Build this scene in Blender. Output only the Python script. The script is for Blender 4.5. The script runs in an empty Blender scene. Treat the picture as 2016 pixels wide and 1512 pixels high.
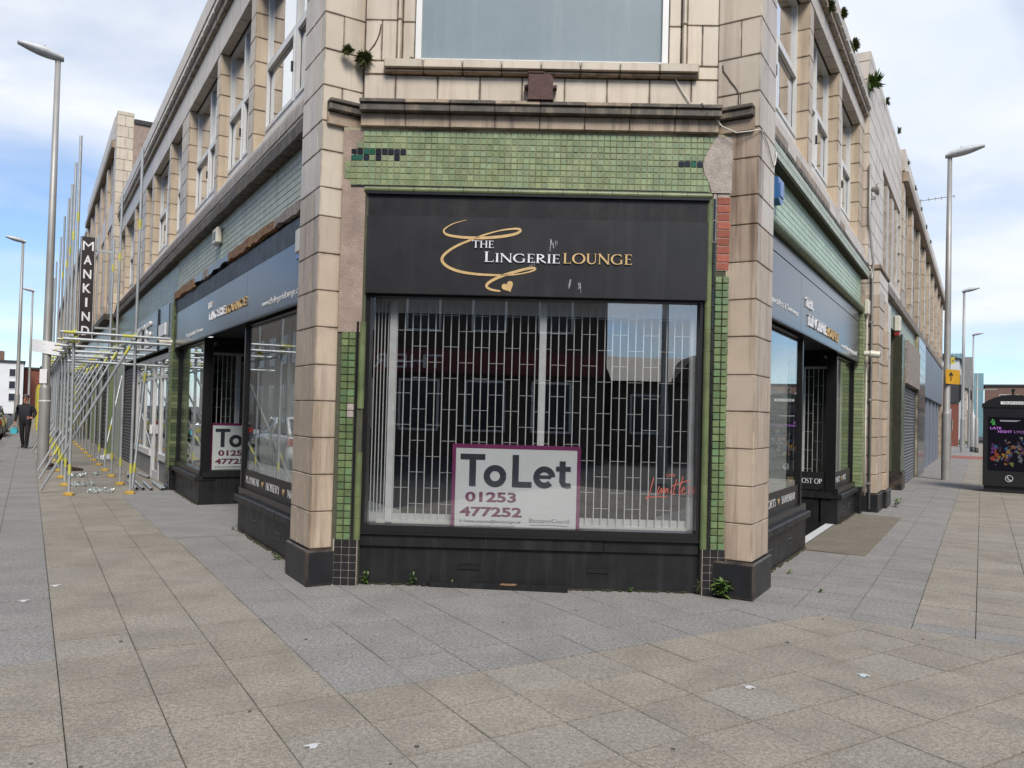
import bpy, bmesh, math, random
from mathutils import Matrix, Vector
from math import radians, sin, cos, pi, hypot
random.seed(11)
S = bpy.context.scene
COL = S.collection

# ------------------------------------------------------------------ camera
cd = bpy.data.cameras.new('camera'); cam = bpy.data.objects.new('camera', cd); COL.objects.link(cam)
cd.sensor_width = 36; cd.lens = 36 * 1565 / 2016; cd.shift_y = 0.0113; cd.clip_end = 2000; cd.clip_start = .05
_r, _p = radians(1.466), radians(1.3)
_up = Vector((0, -sin(_p), cos(_p))); _fw = Vector((0, cos(_p), sin(_p))); _X = Vector((1, 0, 0))
_right = _X * cos(_r) + _up * sin(_r); _u2 = -_X * sin(_r) + _up * cos(_r)
cam.matrix_world = Matrix(((_right.x, _u2.x, -_fw.x, 0), (_right.y, _u2.y, -_fw.y, 0), (_right.z, _u2.z, -_fw.z, 1.6), (0, 0, 0, 1)))
S.camera = cam

# ------------------------------------------------------------------ sky, sun, exposure
SUN_EL, SUN_AZ = radians(46), radians(170)      # azimuth clockwise from +Y: behind the camera, over its right shoulder
w = bpy.data.worlds.new('World'); S.world = w; w.use_nodes = True
nt = w.node_tree; nt.nodes.clear()
def WN(t, **k):
    n = nt.nodes.new(t)
    for a, b in k.items(): setattr(n, a, b)
    return n
sky = WN('ShaderNodeTexSky', sky_type='NISHITA', sun_disc=False, sun_elevation=SUN_EL, sun_rotation=SUN_AZ, air_density=1.0, dust_density=0, ozone_density=2.5)
tc = WN('ShaderNodeTexCoord')
sep = WN('ShaderNodeSeparateXYZ'); nt.links.new(tc.outputs['Generated'], sep.inputs[0])
mz = WN('ShaderNodeMath', operation='MAXIMUM'); mz.inputs[1].default_value = 0.0; nt.links.new(sep.outputs[2], mz.inputs[0])
az = WN('ShaderNodeMath', operation='ADD'); az.inputs[1].default_value = .22; nt.links.new(mz.outputs[0], az.inputs[0])
dx = WN('ShaderNodeMath', operation='DIVIDE'); nt.links.new(sep.outputs[0], dx.inputs[0]); nt.links.new(az.outputs[0], dx.inputs[1])
dy = WN('ShaderNodeMath', operation='DIVIDE'); nt.links.new(sep.outputs[1], dy.inputs[0]); nt.links.new(az.outputs[0], dy.inputs[1])
cv = WN('ShaderNodeCombineXYZ'); nt.links.new(dx.outputs[0], cv.inputs[0]); nt.links.new(dy.outputs[0], cv.inputs[1]); cv.inputs[2].default_value = 13.84
n1 = WN('ShaderNodeTexNoise'); n1.inputs['Scale'].default_value = .85; n1.inputs['Detail'].default_value = 7; n1.inputs['Roughness'].default_value = .52; n1.inputs['Distortion'].default_value = .3
nt.links.new(cv.outputs[0], n1.inputs['Vector'])
cr = WN('ShaderNodeValToRGB'); cr.color_ramp.elements[0].position = .40; cr.color_ramp.elements[1].position = .60
cr.color_ramp.elements[0].color = (.12, .12, .12, 1); cr.color_ramp.elements[1].color = (.95, .95, .95, 1)
nt.links.new(n1.outputs['Fac'], cr.inputs[0])
n2 = WN('ShaderNodeTexNoise'); n2.inputs['Scale'].default_value = 1.7; n2.inputs['Detail'].default_value = 5
nt.links.new(cv.outputs[0], n2.inputs['Vector'])
cc = WN('ShaderNodeValToRGB'); cc.color_ramp.elements[0].position = .3; cc.color_ramp.elements[1].position = .7
cc.color_ramp.elements[0].color = (.43, .485, .565, 1); cc.color_ramp.elements[1].color = (.61, .61, .60, 1)
nt.links.new(n2.outputs['Fac'], cc.inputs[0])
smul = WN('ShaderNodeMixRGB', blend_type='MULTIPLY'); smul.inputs[0].default_value = 1; smul.inputs[2].default_value = (.062, .074, .088, 1)
nt.links.new(sky.outputs[0], smul.inputs[1])
mx = WN('ShaderNodeMixRGB'); nt.links.new(cr.outputs[0], mx.inputs[0]); nt.links.new(smul.outputs[0], mx.inputs[1]); nt.links.new(cc.outputs[0], mx.inputs[2])
bg = WN('ShaderNodeBackground'); bg.inputs[1].default_value = 1.0; nt.links.new(mx.outputs[0], bg.inputs[0])
wo = WN('ShaderNodeOutputWorld'); nt.links.new(bg.outputs[0], wo.inputs[0])
sl = bpy.data.lights.new('sun', 'SUN'); sl.energy = 2.2; sl.angle = radians(22); sl.color = (1, .93, .83)
sun = bpy.data.objects.new('sun', sl); COL.objects.link(sun)
sun.rotation_euler = Vector((-sin(SUN_AZ) * cos(SUN_EL), -cos(SUN_AZ) * cos(SUN_EL), -sin(SUN_EL))).to_track_quat('-Z', 'Y').to_euler()
vs = S.view_settings; vs.view_transform = 'Standard'; vs.look = 'None'; vs.exposure = .86; vs.gamma = 1; vs.use_curve_mapping = False
S.render.engine = 'CYCLES'; S.cycles.max_bounces = 8; S.cycles.transparent_max_bounces = 16; S.cycles.caustics_reflective = False; S.cycles.caustics_refractive = False

# ------------------------------------------------------------------ frames: x = to the right when facing the wall, y = into it, z = up
def frame(o, x):
    return Matrix(((x[0], -x[1], 0, o[0]), (x[1], x[0], 0, o[1]), (0, 0, 1, 0), (0, 0, 0, 1)))
aL, aR, aC = radians(31.26), radians(30.61), radians(-.9)
FL = frame((-1.794, 7.135), (sin(aL), -cos(aL)))     # street with the scaffold: x runs from far (negative) to the corner (0)
FR = frame((2.177, 7.047), (sin(aR), cos(aR)))       # street with the phone kiosk: x runs away from the corner
FC = frame((.19, 7.24), (cos(aC), sin(aC)))          # the canted corner front
FW = Matrix.Identity(4)
def T(x, y, z): return Matrix.Translation((x, y, z))
def RZ(a): return Matrix.Rotation(a, 4, 'Z')
def TXT(M, x, y, z): return M @ Matrix(((1, 0, 0, x), (0, 0, -1, y), (0, 1, 0, z), (0, 0, 0, 1)))   # mesh xy plane -> wall plane, normal outwards

# ------------------------------------------------------------------ materials
class Mt:
    def __init__(s, name):
        s.m = bpy.data.materials.new(name); s.m.use_nodes = True; s.t = s.m.node_tree; s.t.nodes.clear()
        s.out = s.n('ShaderNodeOutputMaterial'); s.geo = s.n('ShaderNodeNewGeometry'); s.oi = s.n('ShaderNodeObjectInfo')
    def n(s, t, **k):
        n = s.t.nodes.new(t)
        for a, b in k.items(): setattr(n, a, b)
        return n
    def l(s, a, b): s.t.links.new(a, b)
    def math(s, op, a, b=None, clamp=False):
        n = s.n('ShaderNodeMath', operation=op, use_clamp=clamp)
        for i, v in enumerate((a, b)):
            if v is None: continue
            if hasattr(v, 'is_linked'): s.l(v, n.inputs[i])
            else: n.inputs[i].default_value = v
        return n.outputs[0]
    def pos(s, sc=(1, 1, 1)):
        m = s.n('ShaderNodeMapping'); m.inputs['Scale'].default_value = sc; s.l(s.geo.outputs['Position'], m.inputs[0]); return m.outputs[0]
    def noise(s, vec, scale, detail=4, rough=.55):
        n = s.n('ShaderNodeTexNoise'); n.inputs['Scale'].default_value = scale; n.inputs['Detail'].default_value = detail; n.inputs['Roughness'].default_value = rough
        s.l(vec, n.inputs['Vector']); return n.outputs['Fac']
    def ramp(s, f, a, b):
        n = s.n('ShaderNodeMapRange'); n.inputs[1].default_value = a; n.inputs[2].default_value = b; s.l(f, n.inputs[0]); return n.outputs[0]
    def mix(s, f, a, b, mode='MIX'):
        n = s.n('ShaderNodeMixRGB', blend_type=mode)
        for i, v in enumerate((f, a, b)):
            if hasattr(v, 'is_linked'): s.l(v, n.inputs[i])
            elif i == 0: n.inputs[0].default_value = v
            else: n.inputs[i].default_value = (*v, 1) if len(v) == 3 else v
        return n.outputs[0]
def mat(name, c1, c2=None, scale=3, rough=.6, metal=0, rnd=0, bump=0, bscale=60, streak=0, scol=None, edge=0, ecol=(.07, .05, .035), speck=0, spscale=260, rvar=0, hue=None, coat=0, gscale=None, streakz=.5, spec=.5, blotch=0, bsc=1.1):
    s = Mt(name); P = s.n('ShaderNodeBsdfPrincipled'); s.l(P.outputs[0], s.out.inputs[0])
    p = s.pos()
    c = s.mix(s.ramp(s.noise(p, scale, 5), .3, .7), c1, c2 if c2 else tuple(v * .8 for v in c1))
    r = s.math('FRACT', s.math('ADD', s.oi.outputs['Random'], s.geo.outputs['Random Per Island']))
    if hue: c = s.mix(s.ramp(r, .45, 1.0), c, hue)
    if rnd:
        k = s.math('ADD', s.math('MULTIPLY', s.math('FRACT', s.math('MULTIPLY', r, 7.31)), rnd), 1 - rnd / 2)
        c = s.mix(1, c, k, 'MULTIPLY')
    if speck:
        sv_ = s.noise(p, spscale, 2, .8)
        if speck > .5: sv_ = s.math('ADD', s.math('MULTIPLY', sv_, .5), s.math('MULTIPLY', s.noise(p, spscale * .42, 2, .8), .5))
        k = s.math('ADD', s.math('MULTIPLY', s.ramp(sv_, *((.36, .64) if speck < .5 else (.42, .58))), speck), 1 - speck / 2)
        c = s.mix(1, c, k, 'MULTIPLY')
    if streak:
        f = s.ramp(s.noise(s.pos((9, 9, streakz)), 1, 5, .65), .50, .70)
        c = s.mix(s.math('MULTIPLY', f, streak), c, scol or tuple(v * .35 for v in c1))
    if blotch:
        c = s.mix(s.math('MULTIPLY', s.ramp(s.noise(p, bsc, 6, .62), .44, .70), blotch), c, tuple(v * .55 for v in c1))
    if edge:
        uv = s.n('ShaderNodeUVMap'); sp = s.n('ShaderNodeSeparateXYZ'); s.l(uv.outputs[0], sp.inputs[0])
        e = s.math('MAXIMUM', *[s.math('ABSOLUTE', s.math('SUBTRACT', s.math('MULTIPLY', sp.outputs[i], 2), 1)) for i in (0, 1)])
        e = s.math('POWER', e, 28)
        e = s.math('MULTIPLY', e, s.ramp(s.noise(p, 7, 4), .32, .68), True)
        c = s.mix(s.math('MULTIPLY', e, edge), c, ecol)
    s.l(c, P.inputs['Base Color'])
    P.inputs['Metallic'].default_value = metal; P.inputs['Roughness'].default_value = rough
    P.inputs['Specular IOR Level'].default_value = spec
    if rvar:
        f = s.math('ADD', s.math('MULTIPLY', s.noise(p, 6, 4), rvar), rough - rvar / 2, True); s.l(f, P.inputs['Roughness'])
    if coat: P.inputs['Coat Weight'].default_value = coat; P.inputs['Coat Roughness'].default_value = .05
    if bump:
        b = s.n('ShaderNodeBump'); b.inputs['Strength'].default_value = bump; b.inputs['Distance'].default_value = .01
        s.l(s.noise(p, bscale, 4, .6), b.inputs['Height']); s.l(b.outputs[0], P.inputs['Normal'])
    return s.m
def glassmat(name, mult=1.8, tint=(.93, .95, .94), base=0.0, wav=0.0, rough=0.0):
    s = Mt(name); tr = s.n('ShaderNodeBsdfTransparent'); tr.inputs[0].default_value = (*tint, 1)
    gl = s.n('ShaderNodeBsdfGlossy'); gl.inputs['Roughness'].default_value = rough; gl.inputs[0].default_value = (.95, .97, 1, 1)
    lw = s.n('ShaderNodeLayerWeight'); lw.inputs[0].default_value = .5
    fres = s.math('ADD', s.math('MULTIPLY', s.math('POWER', lw.outputs['Facing'], 5), .96), .04)      # both sides alike
    f = s.math('ADD', s.math('MULTIPLY', fres, mult), base, True); f = s.math('MINIMUM', f, .92)
    if wav:
        b = s.n('ShaderNodeBump'); b.inputs['Strength'].default_value = wav; b.inputs['Distance'].default_value = .01
        s.l(s.noise(s.pos(), 1.3, 1), b.inputs['Height']); s.l(b.outputs[0], gl.inputs['Normal'])
    m = s.n('ShaderNodeMixShader'); s.l(f, m.inputs[0]); s.l(tr.outputs[0], m.inputs[1]); s.l(gl.outputs[0], m.inputs[2]); s.l(m.outputs[0], s.out.inputs[0])
    return s.m
def emit(name, c, k):
    s = Mt(name); e = s.n('ShaderNodeEmission'); e.inputs[0].default_value = (*c, 1); e.inputs[1].default_value = k; s.l(e.outputs[0], s.out.inputs[0]); return s.m

CREAM = dict(rough=.38, rnd=.14, bump=.12, bscale=90, streak=.38, scol=(.22, .16, .11), speck=.07, spscale=190, rvar=.2, blotch=.22, bsc=3.2)
m_cream = mat('cream_faience', (.575, .505, .41), (.50, .43, .34), 2.2, edge=.6, hue=(.56, .475, .375), **CREAM)
m_pier = mat('pier_faience', (.51, .415, .32), (.435, .345, .26), 1.6, edge=.55, hue=(.465, .38, .305), **{**CREAM, 'streak': .75, 'scol': (.17, .115, .075), 'rough': .45})
m_pale = mat('pale_faience', (.61, .54, .465), (.53, .46, .385), 2.0, edge=.45, **CREAM)
m_pierdk = mat('rust_streaked_faience', (.40, .31, .235), (.30, .225, .165), 1.6, edge=.55, **{**CREAM, 'streak': .95, 'scol': (.10, .062, .036)})
m_reveal = mat('reveal_faience', (.54, .445, .335), (.46, .37, .27), 2.2, edge=.7, **CREAM)
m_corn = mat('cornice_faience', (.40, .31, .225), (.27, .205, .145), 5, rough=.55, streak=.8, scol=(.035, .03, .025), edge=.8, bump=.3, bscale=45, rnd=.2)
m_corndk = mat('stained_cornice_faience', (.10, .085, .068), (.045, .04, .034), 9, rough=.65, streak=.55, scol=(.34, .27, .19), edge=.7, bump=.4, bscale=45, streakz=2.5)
m_mortar = mat('brown_mortar', (.085, .06, .042), (.05, .036, .027), 12, rough=.9, bump=.4)
m_tile = mat('green_glazed_tile', (.27, .315, .165), (.175, .215, .105), 3.5, rough=.22, rnd=.34, bump=.25, bscale=26, hue=(.22, .285, .16), streak=.3, scol=(.10, .115, .06), speck=.2, spscale=60, edge=.35, ecol=(.10, .12, .06), coat=.3)
m_tilestrip = mat('dark_pilaster_tile', (.165, .215, .10), (.11, .15, .07), 5, rough=.2, rnd=.45, bump=.35, bscale=22, hue=(.12, .20, .10), speck=.25, spscale=60, edge=.5, ecol=(.06, .07, .035))
m_tilepale = mat('pale_green_tile', (.37, .49, .375), (.31, .43, .32), 3, rough=.3, rnd=.22, streak=.35, scol=(.13, .17, .11), bump=.1)
m_tiledull = mat('dull_green_tile', (.40, .45, .375), (.33, .375, .305), 2.4, rough=.42, rnd=.2, streak=.5, scol=(.10, .12, .09), bump=.15)
m_tilesage = mat('dark_sage_tile', (.075, .1, .055), (.05, .068, .04), 4, rough=.25, rnd=.4, bump=.1, hue=(.16, .2, .1))
m_tiledark = mat('dark_green_tile', (.02, .095, .055), (.015, .07, .04), 8, rough=.15, rnd=.4)
m_tileblack = mat('black_glazed_tile', (.012, .013, .016), (.018, .018, .02), 8, rough=.14, rnd=.3, bump=.06)
m_grout = mat('cream_grout', (.46, .42, .30), (.12, .12, .07), 3.2, rough=.9, bump=.4)
m_groutw = mat('white_grout', (.42, .37, .32), (.30, .26, .21), 12, rough=.9)
m_groutdk = mat('dark_grout', (.09, .09, .06), (.05, .055, .035), 9, rough=.9)
m_bull = mat('olive_green_bullnose', (.155, .195, .085), (.09, .115, .05), 6, rough=.42, rnd=.2, streak=.4, scol=(.04, .045, .025), bump=.1)
m_render = mat('bare_render', (.38, .29, .24), (.26, .20, .165), 6, rough=.95, blotch=.5, bsc=5, bump=.7, bscale=50, speck=.25, spscale=120, streak=.25)
m_concrete = mat('bare_concrete', (.43, .375, .335), (.30, .26, .235), 11, rough=.95, bump=.9, bscale=70, speck=.3, spscale=90)
m_brick = mat('red_brick', (.33, .10, .065), (.24, .075, .05), 14, rough=.85, rnd=.5, bump=.5, speck=.25, spscale=120)
m_black = mat('black_paint', (.012, .012, .0135), (.020, .020, .021), 5, rough=.42, bump=.12, bscale=20, streak=.22, scol=(.07, .068, .066), rvar=.25, spec=.25)
m_blackg = mat('black_gloss_trim', (.013, .012, .013), None, 5, rough=.3, bump=.05)
m_plinth = mat('black_plinth_paint', (.014, .015, .017), (.022, .023, .025), 3, rough=.36, bump=.1, bscale=30, edge=.28, ecol=(.30, .215, .15), rvar=.2, spec=.25)
m_signblk = mat('black_sign_panel', (.017, .0165, .018), (.023, .022, .024), 2, rough=.34, spec=.4, streak=.10, scol=(.09, .09, .09), rvar=.14)
m_signgl = mat('glossy_black_sign_panel', (.024, .030, .043), (.032, .038, .052), 2, rough=.2, streak=.08, scol=(.06, .065, .075), spec=.5)
m_gold = mat('gold_lettering', (.66, .455, .21), None, 20, rough=.4, metal=.25)
m_silver = mat('white_silver_lettering', (.80, .80, .83), None, 20, rough=.35)
m_white = mat('white_upvc', (.74, .74, .725), (.66, .66, .645), 4, rough=.35, streak=.2, scol=(.4, .39, .36))
m_whitet = mat('white_print', (.82, .82, .82), None, 9, rough=.5)
m_grille = mat('white_grille_steel', (.72, .72, .71), (.62, .62, .61), 6, rough=.4)
m_display = mat('pale_display_board', (.60, .61, .62), (.52, .53, .54), 3, rough=.6)
m_dark = mat('dark_shop_interior', (.022, .020, .019), (.03, .027, .025), 2, rough=.85)
m_room = mat('grey_upstairs_room', (.20, .20, .19), (.14, .14, .135), 1.2, rough=.9)
m_glass = glassmat('shop_glass', 2.6, (.94, .95, .95), .05, wav=.035)
m_glass_side = glassmat('side_shop_glass', 1.05, (.93, .95, .94), .02, wav=.05)
m_glass_up = glassmat('upstairs_glass', 2.0, (.82, .86, .86), .22, wav=.12)
m_frost = mat('frosted_window_film', (.235, .285, .305), (.205, .25, .27), 1.5, rough=.22, streak=.25, scol=(.33, .38, .39), speck=.04, spscale=30)
m_steel = mat('galvanised_steel', (.50, .525, .54), (.40, .425, .44), 9, rough=.4, metal=.45, rnd=.15)
m_yel = mat('yellow_fitting_paint', (.56, .55, .10), (.46, .44, .09), 14, rough=.5, rnd=.15)
m_plate = mat('yellow_plastic_base', (.58, .34, .06), (.50, .38, .07), 12, rough=.6, rnd=.2)
m_rustc = mat('rusty_scaffold_clips', (.045, .028, .024), (.08, .05, .04), 30, rough=.8, metal=.3)
m_rust = mat('rusty_brown_steel', (.095, .042, .036), (.055, .024, .02), 16, rough=.7, bump=.5, speck=.4, spscale=70)
m_lamp = mat('grey_lamp_column', (.36, .355, .34), (.29, .285, .275), 2, rough=.5, metal=.35, streak=.2)
m_lampw = mat('pale_lantern', (.55, .56, .57), None, 4, rough=.4)
m_asph = mat('asphalt', (.055, .055, .056), (.042, .042, .043), 2, rough=.9, bump=.5, bscale=120, speck=.4, spscale=150)
m_kerb = mat('kerb_stone', (.24, .23, .215), (.19, .18, .17), 4, rough=.9, speck=.2)
m_buff = mat('buff_paving', (.288, .258, .212), (.236, .213, .177), 1.3, rough=.85, rnd=.10, speck=.62, spscale=95, bump=.4, bscale=95, edge=.34, blotch=.38, bsc=2.6, ecol=(.14, .12, .095), hue=(.27, .248, .212))
m_grey = mat('grey_paving', (.262, .252, .239), (.208, .20, .19), 1.5, rough=.85, rnd=.09, speck=.68, spscale=95, bump=.4, bscale=95, edge=.34, blotch=.32, bsc=2.6, ecol=(.12, .115, .105), hue=(.235, .225, .215))
m_bed = mat('paving_joint_sand', (.05, .047, .035), (.085, .08, .06), 15, rough=.95)
m_conc = mat('smooth_concrete_strip', (.265, .262, .255), (.215, .212, .205), 2.5, rough=.9, blotch=.35, bsc=2.2, bump=.25, bscale=50, speck=.12)
m_tarm = mat('brown_worn_concrete', (.20, .175, .135), (.15, .13, .10), 3, rough=.95, blotch=.5, bsc=3.5, bump=.4, bscale=60, speck=.3, spscale=120)
m_dirt_shade = mat('soil_moss_and_shade', (.06, .05, .03), (.035, .042, .018), 20, rough=1, bump=.8)
m_leaf = mat('weed_leaves', (.10, .17, .035), (.06, .11, .022), 12, rough=.6, rnd=.4)
m_moss = mat('dark_rosette_leaves', (.115, .14, .04), (.075, .085, .03), 12, rough=.7, rnd=.4)
m_purple = mat('purple_board_border', (.235, .028, .135), None, 3, rough=.45)
m_board = mat('white_board', (.80, .81, .82), (.76, .77, .78), 2, rough=.45)
m_navy = mat('dark_slate_print', (.035, .042, .055), None, 3, rough=.5)
m_plum = mat('plum_print', (.20, .022, .10), None, 3, rough=.5)
m_red = mat('salmon_red_vinyl', (.52, .12, .085), None, 3, rough=.5)
m_vinyl = mat('dark_window_vinyl', (.035, .031, .026), None, 3, rough=.5)
m_wood = mat('splintered_bare_wood', (.36, .20, .10), (.10, .055, .035), 25, rough=.9, bump=.9, bscale=40)
m_woodp = mat('flaking_painted_wood', (.40, .35, .31), (.17, .14, .12), 16, rough=.8, bump=.7, bscale=40)
m_blue = mat('blue_plastic', (.03, .13, .36), (.10, .2, .42), 7, rough=.3)
m_cable = mat('white_cable', (.66, .64, .58), None, 9, rough=.6)
m_ivory = mat('ivory_plastic', (.66, .63, .53), None, 4, rough=.4)
m_shutter = mat('grey_roller_shutter', (.16, .162, .17), (.12, .122, .13), 3, rough=.5, metal=.4, streak=.3)
m_shutterb = mat('brown_roller_shutter', (.055, .043, .04), (.04, .031, .03), 4, rough=.5, streak=.3)
m_signyel = mat('amber_sign_face', (.62, .33, .02), None, 3, rough=.4)
m_print = mat('black_print', (.012, .012, .012), None, 3, rough=.5)
m_kiosk = mat('black_kiosk_paint', (.018, .018, .020), None, 3, rough=.28)

# ------------------------------------------------------------------ mesh helpers
class MB:
    def __init__(s): s.v = []; s.f = []; s.s = []; s.mi = []; s.cur = 0
    def face(s, idx, sm=False): s.f.append(idx); s.s.append(sm); s.mi.append(s.cur)
    def box(s, x0, x1, y0, y1, z0, z1):
        b = len(s.v)
        s.v += [(x0, y0, z0), (x1, y0, z0), (x1, y1, z0), (x0, y1, z0), (x0, y0, z1), (x1, y0, z1), (x1, y1, z1), (x0, y1, z1)]
        for q in ((0, 3, 2, 1), (4, 5, 6, 7), (0, 1, 5, 4), (1, 2, 6, 5), (2, 3, 7, 6), (3, 0, 4, 7)): s.face([b + i for i in q])
        return s
    def cbox(s, x0, x1, y0, y1, z0, z1, c):      # box with a chamfered front (y0) edge
        b = len(s.v)
        s.v += [(x0, y1, z0), (x1, y1, z0), (x1, y1, z1), (x0, y1, z1), (x0, y0 + c, z0), (x1, y0 + c, z0), (x1, y0 + c, z1), (x0, y0 + c, z1),
                (x0 + c, y0, z0 + c), (x1 - c, y0, z0 + c), (x1 - c, y0, z1 - c), (x0 + c, y0, z1 - c)]
        for i in range(4):
            j = (i + 1) % 4
            s.face([b + i, b + j, b + 4 + j, b + 4 + i]); s.face([b + 4 + i, b + 4 + j, b + 8 + j, b + 8 + i])
        s.face([b + 8, b + 9, b + 10, b + 11]); return s
    def prism(s, poly, z0, z1, ax='z'):           # poly in the plane normal to ax
        n = len(poly); b = len(s.v)
        for z in (z0, z1):
            for p in poly: s.v.append((p[0], p[1], z) if ax == 'z' else (p[0], z, p[1]) if ax == 'y' else (z, p[0], p[1]))
        s.face([b + i for i in range(n)][::-1]); s.face([b + n + i for i in range(n)])
        for i in range(n): j = (i + 1) % n; s.face([b + i, b + j, b + n + j, b + n + i])
        return s
    def ring(s, c, u, v, ru, rv, n):
        b = len(s.v)
        for i in range(n):
            a = 2 * pi * i / n; s.v.append(tuple(Vector(c) + Vector(u) * (ru * cos(a)) + Vector(v) * (rv * sin(a))))
        return b
    def tube(s, p, q, r, n=8, r2=None, cap=True):
        p, q = Vector(p), Vector(q); d = (q - p).normalized(); u = d.orthogonal().normalized(); v = d.cross(u)
        a = s.ring(p, u, v, r, r, n); b = s.ring(q, u, v, r2 or r, r2 or r, n)
        for i in range(n): j = (i + 1) % n; s.face([a + i, a + j, b + j, b + i], True)
        if cap:
            k = len(s.v); s.v += s.v[a:a + n] + s.v[b:b + n]; s.face([k + i for i in range(n)][::-1]); s.face([k + n + i for i in range(n)])
        return s
    def path(s, pts, r, n=6):
        pts = [Vector(p) for p in pts]; prev = None; d0 = None
        for i, p in enumerate(pts):
            d = (pts[min(i + 1, len(pts) - 1)] - pts[max(i - 1, 0)]).normalized()
            if prev is None: u = d.orthogonal().normalized()
            else: u = (u - d * u.dot(d)).normalized()
            rr = r[i] if isinstance(r, (list, tuple)) else r
            b = s.ring(p, u, d.cross(u), rr, rr, n)
            if prev is not None:
                for k in range(n): j = (k + 1) % n; s.face([prev + k, prev + j, b + j, b + k], True)
            else: s.face([b + k for k in range(n)][::-1])
            prev = b
        s.face([prev + k for k in range(n)]); return s
    def lathe(s, prof, c=(0, 0, 0), n=16):
        prev = None
        for r, z in prof:
            b = s.ring((c[0], c[1], c[2] + z), (1, 0, 0), (0, 1, 0), max(r, 1e-4), max(r, 1e-4), n)
            if prev is not None:
                for k in range(n): j = (k + 1) % n; s.face([prev + k, prev + j, b + j, b + k], True)
            prev = b
        s.face([prev + k for k in range(n)]); return s
    def strip(s, pts, wd, z0, z1):               # flat stroke in the xy plane with thickness z0..z1
        n = len(pts); b = len(s.v)
        for i, p in enumerate(pts):
            a = Vector(pts[max(i - 1, 0)]); c = Vector(pts[min(i + 1, n - 1)]); d = (c - a)
            d = d.normalized() if d.length > 1e-9 else Vector((1, 0)); nn = Vector((-d.y, d.x)); ww = (wd[i] if isinstance(wd, (list, tuple)) else wd) / 2
            for sg in (1, -1):
                q = Vector(p) + nn * ww * sg; s.v.append((q.x, q.y, z1)); s.v.append((q.x, q.y, z0))
        for i in range(n - 1):
            k = b + i * 4; m = k + 4
            s.face([k, k + 2, m + 2, m]); s.face([k, m, m + 1, k + 1]); s.face([k + 2, k + 3, m + 3, m + 2])
        s.face([b, b + 1, b + 3, b + 2]); k = b + (n - 1) * 4; s.face([k, k + 2, k + 3, k + 1]); return s
    def mesh(s, name, *mats):
        me = bpy.data.meshes.new(name); me.from_pydata(s.v, [], s.f)
        for m in mats: me.materials.append(m)
        me.polygons.foreach_set('use_smooth', s.s)
        if len(mats) > 1: me.polygons.foreach_set('material_index', s.mi)
        me.update(); return me
WM = {}
def ob(name, me, parent=None, M=FW):
    if isinstance(me, tuple): me = me[0].mesh(name, *me[1:])
    o = bpy.data.objects.new(name, me); COL.objects.link(o)
    if parent is not None:
        o.parent = parent; o.matrix_basis = WM[parent.name].inverted() @ M
    else: o.matrix_basis = M
    WM[o.name] = M.copy(); return o
def tag(o, label, cat, group=None, kind=None):
    if label: o['label'] = label
    if cat: o['category'] = cat
    if group: o['group'] = group
    if kind: o['kind'] = kind
    return o
def thing(name, label, cat, M=FW, group=None):
    o = bpy.data.objects.new(name, None); COL.objects.link(o); o.empty_display_size = .2
    o.matrix_basis = M; WM[o.name] = M.copy(); return tag(o, label, cat, group)
def struct(name, me, M=FW): return tag(ob(name, me, None, M), None, None, None, 'structure')
def stuff(o): o['kind'] = 'stuff'; return o
_PC = {}
def piecemesh(w_, d_, h_, m, c):
    k = (round(w_, 3), round(d_, 3), round(h_, 3), m.name, c)
    if k in _PC: return _PC[k]
    bm = bmesh.new(); bmesh.ops.create_cube(bm, size=1); bmesh.ops.scale(bm, vec=(w_, d_, h_), verts=bm.verts)
    bmesh.ops.bevel(bm, geom=bm.edges[:], offset=min(c, w_ * .3, d_ * .3, h_ * .3), segments=1, affect='EDGES', profile=.5)
    uv = bm.loops.layers.uv.new('UVMap'); bm.normal_update()
    for f in bm.faces:
        n = [abs(q) for q in f.normal]; a = n.index(max(n)); t = [i for i in range(3) if i != a]
        for lp in f.loops:
            lp[uv].uv = (.5 + .5 * (1 if lp.vert.co[t[0]] > 0 else -1), .5 + .5 * (1 if lp.vert.co[t[1]] > 0 else -1)) if n[a] > .98 else (0, 0)
    me = bpy.data.meshes.new('piece'); bm.to_mesh(me); bm.free(); me.materials.append(m); _PC[k] = me; return me
def piece(name, M, x0, x1, y0, y1, z0, z1, m, parent, c=.007, g=.0025, jit=0.0):
    w_, d_, h_ = x1 - x0 - 2 * g, y1 - y0, z1 - z0 - 2 * g
    MM = M @ T((x0 + x1) / 2, (y0 + y1) / 2 + (random.uniform(-jit, jit) if jit else 0), (z0 + z1) / 2)
    if jit: MM = MM @ Matrix.Rotation(random.uniform(-jit, jit) * 3, 4, 'X') @ Matrix.Rotation(random.uniform(-jit, jit) * 3, 4, 'Z')
    return ob(name, piecemesh(w_, d_, h_, m, c), parent, MM)
def part(name, M, parent, m, *boxes):
    b = MB()
    for q in boxes: b.box(*q)
    return ob(name, (b, m), parent, M)

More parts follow.
